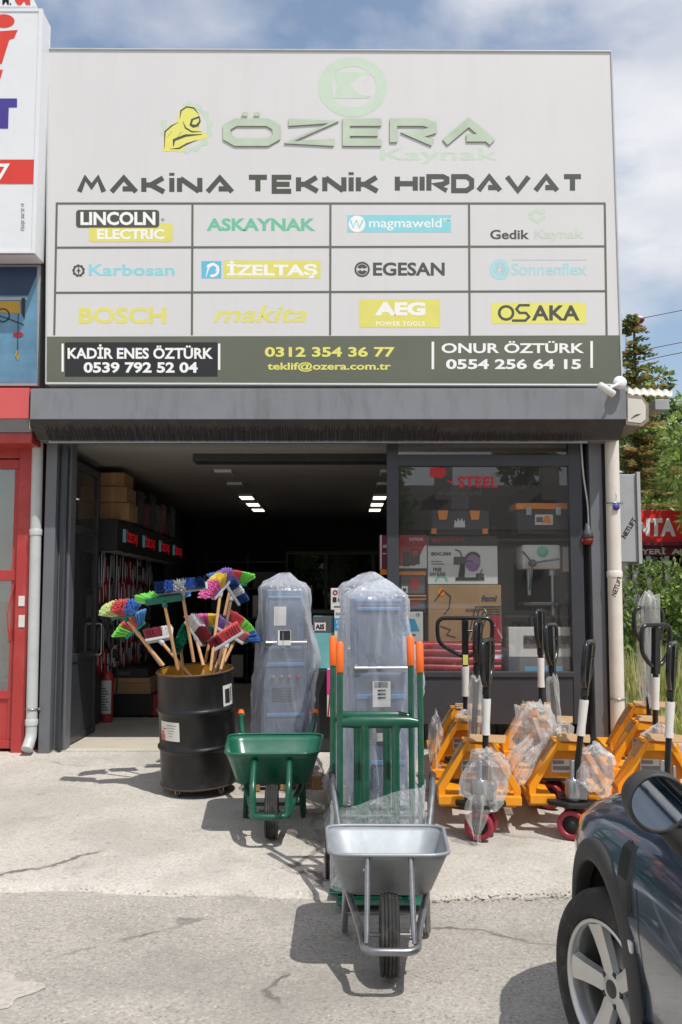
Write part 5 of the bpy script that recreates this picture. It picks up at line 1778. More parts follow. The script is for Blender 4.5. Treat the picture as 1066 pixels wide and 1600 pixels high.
MB().box(0, .008, -.05, .05, -.1, .1).build('card', 'box_white', pk, local=True)
MB().lathe([(.0, -.05), (.02, -.05), (.026, .0), (.02, .04), (0, .04)], 10, M=Matrix.Translation((.02, 0, 0))).build('tool', 'case_black', pk, local=True)
nk = {}
n0 = n1 = 0
for r_, z in enumerate((2.0, 1.72, 1.46, 1.20, .95)):
    y = 10.36
    while y < 13.6:
        silver = (r_ in (0,) and rnd.random() < .45) or rnd.random() < .16
        src = wr if silver else rnd.choices((tp, cl_, pk), (.72, .14, .14))[0]
        pos = (xw + .035, y, z + rnd.uniform(-.05, .05))
        if src not in nk:
            nk[src] = 1
            src.location = pos
            q_ = src
        else: q_ = dup(src, pos)
        k_ = rnd.uniform(.65, 1.3)
        q_.scale = (k_, k_ * rnd.uniform(.8, 1.3), k_)
        q_.rotation_euler = (R(rnd.uniform(-9, 9)), 0, 0)
        y += rnd.uniform(.09, .15) * (.75 if silver else 1.05)
# cartons on top of the header
for k, (y0, y1, z0, z1, lab) in enumerate(((10.5, 10.95, 2.53, 2.72, 'brown carton lowest on the shelf over the tool wall header'), (10.48, 10.98, 2.725, 2.90, 'brown carton in the middle of the stack over the tool wall header'), (10.5, 10.96, 2.905, 3.06, 'brown carton topmost under the shop ceiling'))):
    t = thing('cardboard_box', lab, 'box', (xw + .2, (y0 + y1) / 2, z0), 0, 'cartons over the tool wall')
    MB().box(xw + .02, xw + .40 - .03 * k, y0, y1, z0, z1).build('carton', 'box_brown', t, bevel=.004)
    MB().box(xw + .19, xw + .24, y0 - .002, y1 + .002, z0 + .02, z1 + .002).build('tape', 'cardboard', t)
for k in range(7):
    y = 11.2 + k * .36
    c = ('case_black', 'box_maroon', 'case_black', 'print_grey', 'box_red', 'case_black', 'print_grey')[k]
    h = (.42, .3, .46, .35, .4, .3, .44)[k]
    t = thing('tool_case', ('black tool case next to the brown cartons over the header', 'maroon case between two black ones over the header', 'tall black case in the middle of the shelf over the header', 'grey case right of the tall black one over the header', 'red case over the tool wall header', 'low black case right of the red one over the header', 'grey case farthest back over the tool wall header')[k], 'case', (xw + .2, y, 2.53))
    MB().box(xw + .03, xw + .36, y, y + .3, 2.525, 2.525 + h).build('case', c, t, bevel=.012)
    MB().tube(smooth_path([(xw + .365, y + .08, 2.525 + h * .8), (xw + .39, y + .08, 2.525 + h * .85), (xw + .39, y + .22, 2.525 + h * .85), (xw + .365, y + .22, 2.525 + h * .8)], .02), .008).build('handle', 'print_grey', t)
# fire extinguisher
p = G(166, 1131)
t = thing('fire_extinguisher', 'red fire extinguisher with white label standing inside behind the open door leaf', 'fire extinguisher', (p.x, p.y, .222))
MB().lathe([(0, 0), (.07, 0), (.075, .015), (.075, .5), (.06, .56), (.03, .585), (.02, .6), (0, .6)], 28).build('cylinder', 'red_paint', t, local=True)
m = MB()
vs = []
for i in range(13):
    w = R(215 + 110 * i / 12)
    for z in (.1, .48): vs.append((.0758 * math.cos(w), .0758 * math.sin(w), z))
m.add(vs, [(2 * i, 2 * i + 2, 2 * i + 3, 2 * i + 1) for i in range(12)], 0, True)
lbx = m.build('label', 'box_white', t, local=True)
m = MB()
for k in range(9):
    z = .14 + .03 * k
    vs = []
    for i in range(7):
        w = R(232 + (70 - 12 * (k % 3)) * i / 6)
        for q in (z, z + .012): vs.append((.0764 * math.cos(w), .0764 * math.sin(w), q))
    m.add(vs, [(2 * i, 2 * i + 2, 2 * i + 3, 2 * i + 1) for i in range(6)], 0, True)
m.build('label_print', 'print_grey', t, local=True)
MB().lathe([(0, .6), (.022, .6), (.022, .65), (0, .65)], 14).tube([(0, 0, .65), (.02, -.08, .67), (.04, -.12, .66)], .009, 8).tube(smooth_path([(.02, 0, .63), (.12, 0, .62), (.11, 0, .3)], .06), .01, 8).build('valve', 'black', t, local=True)
# low red and black bin with cases on it
p = G(205, 1124)
t = thing('storage_bin', 'low black and red bin on the floor beside the fire extinguisher', 'bin', (p.x, p.y + .4, .222))
a, b_ = P(172, 1120, p.y), P(245, 1085, p.y)
MB().box(a.x, b_.x - .05, p.y, p.y + .9, .24, b_.z).build('case', 'black', t, bevel=.01)
MB().box(b_.x - .0495, b_.x + .02, p.y + .002, p.y + 1.3, .24, b_.z - .004).build('side_panel', 'tool_red', t, bevel=.006)
for q in (a.x + .03, b_.x - .1): MB().box(q, q + .04, p.y + .05, p.y + .1, .222, .2395).build('foot', 'black', t)
bz = b_.z + .001
def carton(name, label, cat, x0, x1, y0, y1, z0, z1, mname, lab=None):
    t = thing(name, label, cat, ((x0 + x1) / 2, (y0 + y1) / 2, z0))
    MB().box(x0, x1, y0, y1, z0, z1).build('carton', mname, t, bevel=.005)
    if lab: MB().box(x0 + .1 * (x1 - x0), x0 + .5 * (x1 - x0), y0 - .002, y0 - .0006, z0 + .3 * (z1 - z0), z0 + .7 * (z1 - z0)).build('label', lab, t)
    return t
carton('cardboard_box', 'flat brown carton lying on the low red and black bin', 'box', a.x + .01, b_.x - .08, p.y + .03, p.y + .6, bz, bz + .13, 'box_brown')
carton('cardboard_box', 'thin brown carton on top of the flat one on the low bin', 'box', a.x + .03, b_.x - .1, p.y + .05, p.y + .55, bz + .131, bz + .19, 'cardboard')
carton('tool_case', 'black tool case topmost on the low red and black bin', 'case', a.x + .0, b_.x - .12, p.y + .06, p.y + .5, bz + .191, bz + .30, 'case_black', 'print_grey')
# far interior: shelves, counter, boxes that barely show
t = thing('back_shelf', 'dark shelf unit deep inside the shop', 'shelf', (-1.6, 16, .222))
m = MB()
for z in (.3, .8, 1.3, 1.8, 2.25): m.box(-2.3, -.9, 16, 16.5, z, z + .03)
for x in (-2.3, -1.6, -.93): m.box(x, x + .03, 15.997, 16.503, .222, 2.4)
m.build('frame', 'black', t)
bxs = [(-2.2, -1.9, .33, .62, 'box_red'), (-1.85, -1.65, .33, .7, 'box_white'), (-1.5, -1.05, .33, .6, 'print_grey'), (-2.2, -1.8, .83, 1.12, 'box_white'), (-1.5, -1.2, .83, 1.1, 'box_brown'), (-2.2, -1.7, 1.33, 1.62, 'print_grey'), (-1.5, -1.0, 1.33, 1.7, 'box_white'), (-2.1, -1.8, 1.83, 2.1, 'box_blue'), (-1.5, -1.1, 1.83, 2.1, 'print_grey')]
nms = ['red box on the lowest tier of the dark back shelf', 'narrow white box on the lowest tier of the dark back shelf', 'grey box on the lowest tier of the dark back shelf', 'white box on the second tier of the dark back shelf', 'brown box on the second tier of the dark back shelf', 'long grey box on the third tier of the dark back shelf', 'wide white box on the third tier of the dark back shelf', 'blue box on the top tier of the dark back shelf', 'grey box on the top tier of the dark back shelf']
for (x0, x1, z0, z1, mm_), lb_ in zip(bxs, nms): carton('stock_box', lb_, 'box', x0, x1, 16.03, 16.4, z0 + .001, z1, mm_)
t = thing('inner_window', 'dim glazed office partition at the back of the shop', 'partition', (-.3, 17.0, .222))
m = MB()
for x in (-1.0, -.3, .55, 1.5, 2.3): m.box(x, x + .06, 17, 17.06, .222, 2.5)
for z in (1.0, 2.44): m.box(-1.0, 2.36, 16.998, 17.062, z, z + .06)
m.build('frame', 'frame_paint', t)
MB().box(-1.0, 2.3, 17.02, 17.03, .222, 2.45).build('pane', 'car_glass', t)
carton('cardboard_box', 'brown carton on a counter far inside, seen over the left wrapped machine', 'box', -.95, -.4, 13, 13.4, 1.5, 1.83, 'box_brown')
t = thing('counter', 'dark counter deep inside the shop behind the wrapped machines', 'counter', (-.5, 13.2, .222)); MB().box(-1.1, .6, 12.9, 13.6, .222, 1.44).build('body', 'case_black', t, bevel=.01); MB().box(-1.15, .65, 12.85, 13.65, 1.442, 1.498).build('top', 'print_grey', t, bevel=.01)

# ------------------------------------------------------------------ display inside the window
def pbox(name, label, cat, u0, v0, u1, v1, Y, depth, mname, zb=None):
    a, b = P(u0, v1, Y), P(u1, v0, Y)
    if zb is not None: a.z = zb
    t = thing(name, label, cat, ((a.x + b.x) / 2, Y + depth / 2, a.z))
    MB().box(a.x, b.x, Y, Y + depth, a.z, b.z).build('carton', mname, t, bevel=.005)
    return t, PxFace(Y)
def prints(t, mats_, fn, name='print'):
    m = MB(); fn(m); m.build(name, mats_, t)
YD = 9.16
t = thing('display_shelf', 'dark display rack holding the cartons behind the window', 'shelf', (P(760, 1000, 9.6).x, 9.9, .222))
m = MB()
for v, u0, u1 in ((1052, 624, 893), (1004.5, 624, 785), (913.6, 668, 780), (889, 624, 666), (931, 624, 666), (954, 624, 666), (841.2, 680, 896), (961.5, 790, 896)):
    a, b = P(u0, v, YD), P(u1, v, YD)
    m.box(a.x, b.x, YD + .01, YD + .55, a.z - .022, a.z - .002)
for u in (626, 668, 788, 893):
    x = P(u, 900, YD).x
    m.box(x - .012, x + .012, YD + .5505, YD + .58, .222, 2.4)
m.build('frame', 'black', t)
t, fz = pbox('machine_carton', 'white carton with a cut-off saw printed under a black header, centre of the window', 'box', 669, 838, 777, 913, YD, .4, 'box_white')
def pr1(m):
    put_rect(m, 669, 853, 777, 838, fz, 0, .004); put_text(m, 'EUROBOOR', fz, 684, 847, 727, 841, 1, .03, h=.007); put_rect(m, 675, 847, 682, 841, fz, 1, .007)
    put_text(m, 'EDC.355', fz, 674, 868, 705, 863, 0, .05, h=.004); put_text(m, 'FREE', fz, 677, 893, 690, 887, 0, .03, h=.004); put_text(m, 'SAW BLADE', fz, 672, 900, 696, 894, 0, .02, h=.004)
    put_rect(m, 712, 907, 757, 902, fz, 0, .005); put_rect(m, 744, 902, 756, 896, fz, 0, .005); put_line(m, [(750, 896), (754, 889)], 1.6, fz, 0, .005)
    put_ring(m, 739, 878, 0, 12, fz, 2, .0055, sy=1.25); put_ring(m, 739, 878, 10, 14, fz, 0, .006, a0=170, a1=330, sy=1.15)
    put_rect(m, 709, 882, 727, 870, fz, 0, .0065); put_poly(m, [(716, 902), (719, 882), (727, 882), (726, 902)], fz, 0, .005); put_line(m, [(722, 870), (718, 861), (711, 859)], 2.2, fz, 0, .0067); put_line(m, [(727, 876), (739, 878)], 3, fz, 0, .0068)
    put_ring(m, 690, 908, 7, 10, fz, 3, .004, a0=180, a1=360); put_rect(m, 674, 882, 694, 880.5, fz, 4, .004); put_rect(m, 674, 878, 690, 876.5, fz, 4, .004)
prints(t, ['case_black', 'box_red', 'print_purple', 'print_green', 'print_grey'], pr1)
t, fz2 = pbox('machine_carton', 'brown carton with dark slanted stripes and a red square, below the white saw carton', 'box', 670, 914, 783, 1003, YD, .4, 'box_brown')
def pr2(m):
    put_text(m, 'femi', fz2, 752, 940, 777, 930, 0, .05, shear=.2)
    for k in range(4):
        put_line(m, [(731 + k * 6, 1000), (741 + k * 6 + 2, 960 - k * 0 - 4 * (3 - k)), (783, 960 - 4 * (3 - k))], 2, fz2, 0, .0035 + k * .0003)
    put_rect(m, 766, 1001, 783, 962, fz2, 1, .006)
    put_line(m, [(679, 940), (692, 922), (704, 932), (702, 950), (694, 960)], 2, fz2, 0, .004); put_line(m, [(688, 978), (704, 984), (698, 992), (712, 996)], 2, fz2, 0, .004); put_ring(m, 690, 925, 0, 6, fz2, 2, .004); put_text(m, 'NG160', fz2, 728, 956, 740, 951, 0, .02); put_text(m, '4300', fz2, 741, 956, 750, 951, 0, .03)
prints(t, ['case_black', 'box_red', 'box_orange'], pr2)
t, fz3 = pbox('machine_carton', 'red carton with a picture of a red machine, top left behind the window glass', 'box', 624, 836, 667, 888, YD, .35, 'box_red')
prints(t, ['box_white', 'case_black', 'tool_red'], lambda m: (put_poly(m, [(648, 886), (664, 852), (667, 852), (667, 888), (648, 888)], fz3, 0, .003), put_rect(m, 630, 885, 640, 862, fz3, 1, .004), put_rect(m, 642, 882, 656, 858, fz3, 1, .005), put_rect(m, 644, 868, 654, 860, fz3, 2, .006), put_rect(m, 624, 888, 648, 884, fz3, 0, .0035), put_text(m, 'KAYNAK', fz3, 640, 845, 662, 840, 0, .02)))
for v0, v1, lb_ in ((891, 928, 'dark machine with orange lid on the rack under the red carton'), (930, 953, 'dark machine with orange lid, lower one on the rack at the window edge')):
    t, fq = pbox('tool_case', lb_, 'case', 626, v0 + 8, 664, v1, YD + .03, .3, 'print_grey')
    a, b = P(624.5, v0 + 7.8, YD + .02), P(666, v0, YD + .02)
    MB().box(a.x, b.x, YD + .015, YD + .36, a.z, b.z).build('lid', 'box_orange', t, bevel=.006)
    prints(t, ['box_white', 'case_black', 'box_red'], lambda m: (put_rect(m, 628, v1 - 2, 637, v1 - 12, fq, 0, .004), put_rect(m, 630, v1 - 4, 635, v1 - 9, fq, 1, .006), put_rect(m, 640, v1 - 8, 655, v0 + 11, fq, 2, .003)))
t, fz4 = pbox('machine_carton', 'white carton with a blue slab picture and CE mark, low left in the window', 'box', 622.5, 956, 661, 1003.5, YD, .35, 'box_white')
prints(t, ['box_blue', 'print_grey'], lambda m: (put_poly(m, [(625, 986), (629, 967), (648, 967), (656, 986)], fz4, 0, .003), put_text(m, 'CE', fz4, 650, 963, 656, 958, 1, .02), put_text(m, 'KAYNAK', fz4, 625, 963, 636, 960, 1, .0), put_rect(m, 626, 993, 650, 991, fz4, 1, .003)))
t, fz5 = pbox('machine_carton', 'wide grey white carton with dark lettering, low right behind the glass', 'box', 796, 980, 894, 1050, YD - .05, .4, 'box_white')
prints(t, ['case_black', 'box_blue', 'box_white', 'print_grey'], lambda m: (put_rect(m, 818, 1013, 890, 993, fz5, 3, .003), put_text(m, 'DEWALT', fz5, 820, 1011, 888, 996, 0, .05, h=.006), put_rect(m, 796, 1050, 894, 1026, fz5, 3, .003), put_rect(m, 820, 1049, 880, 1041, fz5, 1, .006)))
t = thing('red_roll', 'glossy red folded sheeting lying along the bottom of the window', 'sheeting', (P(700, 1050, YD).x, YD, P(700, 1052, YD).z))
m = MB()
for k, v in enumerate((1044, 1032, 1020, 1010)):
    a, b = P(625, v, YD - .1), P(784, v, YD - .1)
    m.tube([a + Vector((0, .05, 0)), a + Vector((.3, .05, .004)), a.lerp(b, .6) + Vector((0, .05, -.004)), b + Vector((0, .05, 0))], [.038, .042, .04, .036], 14)
m.build('folds', 'red_tarp', t)
# pillar drill
t = thing('pillar_drill', 'white headed pillar drill with three feed handles, right half of the window', 'drill press', P(850, 960, YD + .1))
a, b = P(817, 889, YD), P(876, 851, YD)
MB().box(a.x, b.x, YD, YD + .35, a.z, b.z).build('head', 'box_white', t, bevel=.02)
x = P(864, 900, YD + .15).x
MB().tube([(x, YD + .15, P(864, 962, YD).z), (x, YD + .15, a.z)], .028, 14).tube([(x, YD + .15, a.z - .06), (x, YD + .15, a.z - .001)], .06, 14).build('column', 'steel', t)
MB().tube([P(827, 889, YD + .1), P(827, 930, YD + .1)], [.035, .02], 12).build('spindle', 'steel', t)
c_ = P(832, 880, YD - .03)
m = MB()
m.lathe([(0, -.03), (.036, -.03), (.036, .03), (0, .03)], 16, M=Matrix.Translation(c_) @ Matrix.Rotation(PI / 2, 4, 'X'))
for e_ in ((817, 862), (874, 873), (828, 922)): m.tube([c_ + Vector((0, -.02, 0)), P(e_[0], e_[1], YD - .08)], [.008, .012], 8)
m.build('feed_handle', 'print_grey', t)
a_, b_ = P(818, 946, YD + .02), P(872, 941, YD + .02)
MB().box(a_.x, b_.x, YD + .02, YD + .32, a_.z, b_.z).build('table', 'print_grey', t, bevel=.006)
a_, b_ = P(870, 884, YD + .1), P(888, 858, YD + .1)
MB().box(a_.x + .01, b_.x, YD + .36, YD + .5, a_.z, b_.z).build('motor', 'print_grey', t, bevel=.02)
MB().lathe([(0, .0), (.05, .0), (.06, -.03), (0, -.03)], 20, M=Matrix.Translation(P(848, 862, YD - .012)) @ Matrix.Rotation(PI / 2, 4, 'X')).build('badge', 'print_green', t)
t, _q = pbox('machine_carton', 'white gearbox shaped carton right of the pillar drill', 'box', 880, 854, 895, 893, YD + .1, .3, 'box_white')
# tool boxes hanging high
t, fz6 = pbox('tool_box', 'black tool box with long orange lid and two silver latches in the window', 'tool box', 809, 796, 893, 834, YD, .35, 'case_black')
a, b = P(806, 796, YD), P(895, 786, YD)
MB().box(a.x, b.x, YD - .01, YD + .36, a.z + .001, b.z).build('lid', 'box_orange', t, bevel=.008)
for u in (826, 872):
    a, b = P(u - 4, 805, YD - .01), P(u + 4, 792, YD - .01); MB().box(a.x, b.x, YD - .03, YD - .0105, a.z, b.z).build('latch', 'steel', t, bevel=.003)
prints(t, ['box_white', 'box_orange', 'print_grey'], lambda m: (put_rect(m, 836, 820, 864, 804, fz6, 0, .004), put_poly(m, [(846, 818), (852, 806), (858, 806), (862, 818)], fz6, 1, .006), put_rect(m, 838, 816, 848, 808, fz6, 2, .006)), 'sticker')
t, fz7 = pbox('tool_box', 'black tool box with two orange latches and a white jagged print', 'tool box', 676, 798, 764, 836, YD + .02, .35, 'case_black')
for u in (692, 742):
    m = MB(); put_poly(m, [(u - 6, 812), (u - 8, 798), (u + 8, 798), (u + 6, 812)], fz7, 0, .02); m.build('latch', 'box_orange', t, solid=.02)
for u in (678, 758):
    m = MB(); put_rect(m, u - 4, 834, u + 4, 826, fz7, 0, .012); m.build('foot', 'box_orange', t, solid=.01)
prints(t, ['box_white'], lambda m: put_poly(m, [(709, 824), (711, 812), (714, 816), (716, 809), (719, 815), (722, 809), (724, 816), (726, 812), (727, 824)], fz7, 0, .004))
t = thing('jerry_can', 'black round tank above the tool box with orange latches', 'tank', P(720, 795, YD + .1))
a, b = P(703, 797, YD), P(735, 742, YD)
MB().box(a.x, b.x, YD, YD + .2, a.z, b.z).build('tank', 'case_black', t, bevel=.05, seg=4)
# writing on the glass
m = MB(); fg = PxFace(Yw - .001)
put_poly(m, [(672, 731), (697, 731), (697, 741), (690, 747), (672, 745)], fg, 0, .0)
put_text(m, 'STEEL', fg, 716, 762, 778, 744, 0, .045, h=0, space=1.15)
put_line(m, [(699, 750), (704, 754), (709, 750)], 2.4, fg, 0, 0)
put_text(m, 'welding and', fg, 684, 776, 752, 766, 1, .005, h=0)
dc = m.build('glass_lettering', [mat('decal_red', S(190, 40, 50, .9), .5), mat('decal_grey', S(90, 92, 92, .8), .5)], shop)
# stacks at the window jamb, left of the glass
def jb(name, label, u0, v0, u1, v1, Y, mname, mats_=None, fn=None):
    t, fq = pbox(name, label, 'box', u0, v0, u1, v1, Y, .3, mname)
    if fn: prints(t, mats_, lambda m: fn(m, fq))
    return t
jb('machine_carton', 'maroon carton with white edge beside the window frame, high above the other boxes', 594, 836, 607, 889, 9.5, 'box_maroon', ['box_white', 'box_orange'], lambda m, q: (put_rect(m, 594, 889, 596.5, 836, q, 0, .003), put_rect(m, 594, 898, 607, 889.5, q, 1, .003), put_text(m, 'AR', q, 598, 856, 606, 851, 0, .03), put_line(m, [(598, 865), (606, 865)], 1.5, q, 0, .003)))
jb('machine_carton', 'white carton with red round mark and grey lettering, behind the nearest wrapped machine', 517, 919, 549, 953, 9.0, 'box_white', ['box_red', 'print_grey', 'sign_black'], lambda m, q: (put_ring(m, 524, 926, 2, 4, q, 0, .003), put_text(m, 'KMC T', q, 530, 929, 546, 923, 1, .02), put_rect(m, 520, 941, 526, 933, q, 2, .003), put_text(m, 'MAKRALI', q, 528, 940, 547, 934, 2, .03), put_rect(m, 522, 949, 544, 947, q, 1, .003)))
jb('machine_carton', 'blue and white carton below the one with the red mark', 522.5, 953.5, 547, 1003, 8.98, 'box_white', ['box_blue', 'print_grey', 'sign_text_white'], lambda m, q: (put_rect(m, 522.5, 985, 547, 966, q, 0, .003), put_text(m, 'KAYNAK', q, 525, 961, 545, 957, 1, .03), put_text(m, 'LT200M', q, 526, 974, 545, 969, 2, .03, h=.006), put_text(m, '200', q, 526, 981, 540, 977, 2, .02, h=.006), put_ring(m, 535, 992, 2, 6, q, 0, .003)))
jb('machine_carton', 'pale teal carton with a grey name plate, between the wrapped machines', 489, 963, 522, 1045, 9.02, 'box_teal', ['sign_black', 'paper', 'print_grey'], lambda m, q: (put_rect(m, 489, 988, 522, 963, q, 2, .003), put_rrect(m, 492, 985, 509, 973, q, 2, 1, .006), put_text(m, 'AIS', q, 493, 983, 507, 975, 0, .04, h=.009)))
jb('machine_carton', 'bright pink carton with white lower half on the ground between the machines', 511, 1046, 527, 1120, 8.9, 'box_white', ['box_pink', 'box_red'], lambda m, q: (put_rect(m, 511, 1085, 527, 1046, q, 0, .003), put_line(m, [(513, 1120), (516, 1085), (519, 1060)], 2, q, 1, .006)))
t = thing('display_stand', 'dark low stand under the cartons between the wrapped machines', 'stand', (P(515, 1120, 9).x, 9.1, .222))
a, b = P(486, 1130, 8.99), P(552, 1046, 8.99)
MB().box(a.x, b.x, 9.0, 9.5, .223, P(500, 1046.5, 9.0).z).build('body', 'case_black', t, bevel=.008)
# ------------------------------------------------------------------ trees, weeds and the street to the right
mat('leaf_mid', S(132, 158, 84, .9), .55, var=.3, scale=4)
mat('leaf_light', S(174, 192, 104, .95), .55, var=.25, scale=4)
mat('leaf_dark', S(96, 124, 72, .85), .6, var=.3, scale=4)
mat('leaf_brown', S(184, 158, 104, .9), .7, var=.3, scale=4)
mat('needle', S(116, 134, 84, .9), .6, var=.3, scale=4)
mat('bark', S(112, 96, 80, .6), .9, var=.3, scale=8, bump=.4)
mat('dry_grass', S(226, 212, 160, .9), .8, var=.25, scale=5)
for k in ('leaf_mid', 'leaf_light', 'leaf_dark', 'leaf_brown', 'needle', 'dry_grass'):
    b_ = MATS[k].node_tree.nodes['Principled BSDF']
    t_ = MATS[k].node_tree
    tl = t_.nodes.new('ShaderNodeBsdfTranslucent')
    sh_ = t_.nodes.new('ShaderNodeMixShader')
    sh_.inputs['Fac'].default_value = .4
    t_.links.new(b_.inputs['Base Color'].links[0].from_socket, tl.inputs['Color'])
    t_.links.new(b_.outputs['BSDF'], sh_.inputs[1])
    t_.links.new(tl.outputs['BSDF'], sh_.inputs[2])
    t_.links.new(sh_.outputs['Shader'], t_.nodes['Material Output'].inputs['Surface'])
def leaf(mb, p, d, n, ln, w, mi):
    s = d.cross(n)
    if s.length < 1e-4: return
    s.normalize()
    a, b, c = p, p + d * ln * .5, p + d * ln
    mb.add([a, b + s * w, c, b - s * w], [(0, 1, 2, 3)], mi)
def rv(): 
    while True:
        v = Vector((rnd.uniform(-1, 1), rnd.uniform(-1, 1), rnd.uniform(-1, 1)))
        if .05 < v.length < 1: return v.normalized()
def trunk(t, pts, r0, r1, limbs):
    m = MB()
    n = len(pts)
    m.tube(pts, [r0 + (r1 - r0) * i / (n - 1) for i in range(n)], 10)
    for a, b, r_ in limbs:
        a, b = Vector(a), Vector(b)
        m.tube([a, a.lerp(b, .5) + Vector((0, 0, .12)), b], [r_, r_ * .7, r_ * .25], 7)
    m.build('trunk', 'bark', t, local=True)
def leafy_tree(name, label, loc, hgt, spread, mats_, nclump, nleaf, ll, base=.25, seed=1, group=None, cr=.5, weights=None):
    t = thing(name, label, 'tree', loc, 0, group)
    limbs, cl = [], []
    for k in range(nclump):
        for _ in range(40):
            v = rv() * rnd.uniform(.35, 1) ** .6
            p = Vector((v.x * spread, v.y * spread, hgt * (base + (1 - base) * (.5 + .5 * v.z) * (.92 + .08 * rnd.random()))))
            if all((p - q).length > cr * .75 for q in cl): break
        cl.append(p)
        if k % 2 == 0: limbs.append(((0, 0, max(hgt * base * .6, p.z * .55)), p, .035 + .03 * rnd.random()))
    trunk(t, [(0, 0, 0), (.05, .03, hgt * .4), (-.03, .0, hgt * .85)], .05 + hgt * .018, .03, limbs)
    m = MB()
    nm = len(mats_)
    for p in cl:
        r_ = cr * rnd.uniform(.6, 1.25)
        pm = rnd.choices(range(nm), weights)[0]
        for _ in range(nleaf):
            v = rv()
            q = p + Vector((v.x * r_, v.y * r_, v.z * r_ * .75)) * rnd.uniform(.3, 1) ** .5
            d = (v + rv() * .8 + Vector((0, 0, -.3))).normalized()
            leaf(m, q, d, (rv() + Vector((0, 0, .9))).normalized(), ll * rnd.uniform(.6, 1.3), ll * .26, pm if rnd.random() < .7 else rnd.choices(range(nm), weights)[0])
    m.build('crown', mats_, t, local=True, recalc=False)
    return t
def conifer(label, loc, hgt, spread, mats_, n, weights):
    t = thing('conifer_tree', label, 'tree', loc, 0)
    trunk(t, [(0, 0, 0), (0, 0, hgt * .5), (.05, 0, hgt * .97)], .14, .02, [])
    m = MB()
    for k in range(n):
        z = hgt * (.08 + .9 * rnd.random() ** .9)
        w = rnd.uniform(0, 2 * PI)
        L = spread * (1 - z / hgt) ** .75 * rnd.uniform(.55, 1.15) + .15
        d = Vector((math.cos(w), math.sin(w), rnd.uniform(-.05, .55))).normalized()
        pm = rnd.choices(range(len(mats_)), weights)[0]
        o = Vector((0, 0, z))
        ns = int(10 + L * 22)
        for i in range(ns):
            q = i / ns
            p = o + d * L * q + Vector((0, 0, -.25 * L * q * q + .3 * L * max(0, q - .7)))
            for s in (-1, 1):
                sd_ = (d * .6 + d.cross(Vector((0, 0, 1))) * s * .8 + rv() * .35).normalized()
                leaf(m, p, sd_, (Vector((0, 0, 1)) + rv() * .6).normalized(), .16 * (1.15 - q * .5), .028, pm if rnd.random() < .75 else rnd.choices(range(len(mats_)), weights)[0])
    m.build('crown', mats_, t, local=True, recalc=False)
    return t
def at(u, Y): return (P(u, 935, Y).x, Y, .2)
conifer('tall brown tipped conifer just right of the signboard edge', at(1000, 20.5), 7.9, 1.5, ['leaf_brown', 'needle', 'leaf_mid'], 250, [.45, .35, .2])
leafy_tree('broadleaf_tree', 'bright green broadleaf tree at the right edge, feathery leaves against the sky', at(1105, 23), 8.2, 2.0, ['leaf_mid', 'leaf_light', 'leaf_dark'], 34, 260, .17, .28, group=None, cr=.5, weights=[.5, .35, .15])
leafy_tree('broadleaf_tree', 'dark green dense tree between the cabinet and the red fascia shop', at(1018, 25), 7.2, 2.2, ['leaf_dark', 'leaf_mid', 'leaf_light'], 60, 240, .16, .42, cr=.55, weights=[.5, .35, .15])
leafy_tree('shrub_tree', 'olive brown bushy tree over the red fascia at the right edge', at(1085, 22.0), 4.9, 1.2, ['leaf_brown', 'leaf_dark', 'leaf_mid'], 22, 300, .10, .52, cr=.36, weights=[.25, .35, .4])
def frond_branch(label, p, d, n, L):
    t = thing('branch', label, 'branch', p)
    m = MB(); m.tube([(0, 0, 0), Vector(d) * L * .5 + Vector((0, 0, .05)), Vector(d) * L], [.014, .01, .004], 6); m.build('stem', 'bark', t, local=True)
    m = MB()
    for k in range(n):
        q = .15 + .85 * k / n
        o = Vector(d) * L * q
        w = (rv() + Vector((0, 0, .4))).normalized()
        for i in range(9):
            c_ = o + w * .07 * i + Vector((0, 0, -.006 * i * i))
            s_ = w.cross(Vector((0, 1, .2))).normalized()
            for s in (-1, 1): leaf(m, c_, (s_ * s + w * .4 + rv() * .15).normalized(), (Vector((0, -.6, .8)) + rv() * .4).normalized(), .16, .03, i % 2)
    m.build('leaves', ['leaf_mid', 'leaf_light'], t, local=True, recalc=False)
leafy_tree('sumac_tree', 'young light green tree reaching in at the right edge near the wires', at(1165, 16.0), 5.9, 1.1, ['leaf_light', 'leaf_mid'], 20, 240, .16, .35, cr=.36, weights=[.6, .4])
def bush(label, loc, h, w, mats_, n, ll, name='bush'):
    t = thing(name, label, 'bush', loc)
    m = MB()
    for k in range(7): m.tube([(rnd.uniform(-.1, .1), rnd.uniform(-.1, .1), 0), (rnd.uniform(-.7, .7) * w, rnd.uniform(-.7, .7) * w, h * rnd.uniform(.8, 1.15))], [.012, .004], 5)
    m.build('stems', 'bark', t, local=True)
    m = MB()
    for _ in range(n):
        v = rv()
        k = rnd.uniform(.2, 1) ** .5
        p = Vector((v.x * w * k, v.y * w * k, h * .5 + v.z * h * .5 * k))
        p += v * (.55 * w * mnoise.noise(v * 1.9 + Vector((loc[0], loc[1], 0))))
        if mnoise.noise(p * 4.5) < -.12: continue
        leaf(m, p, (v + rv()).normalized(), (rv() + Vector((0, 0, .7))).normalized(), ll * rnd.uniform(.6, 1.3), ll * .28, rnd.choices(range(len(mats_)), [.5, .3, .2][:len(mats_)])[0])
    m.build('foliage', mats_, t, local=True, recalc=False)
    return t
bush('dark green climbing bush beside the cream drain pipe', at(990, 11.6), 1.25, .30, ['leaf_dark', 'leaf_mid', 'leaf_light'], 2600, .09)
bush('leafy green bush with red flowers below the red fascia shop', at(1030, 13.2), 2.0, .6, ['leaf_mid', 'leaf_dark', 'leaf_light'], 6500, .085, 'flowering_bush')
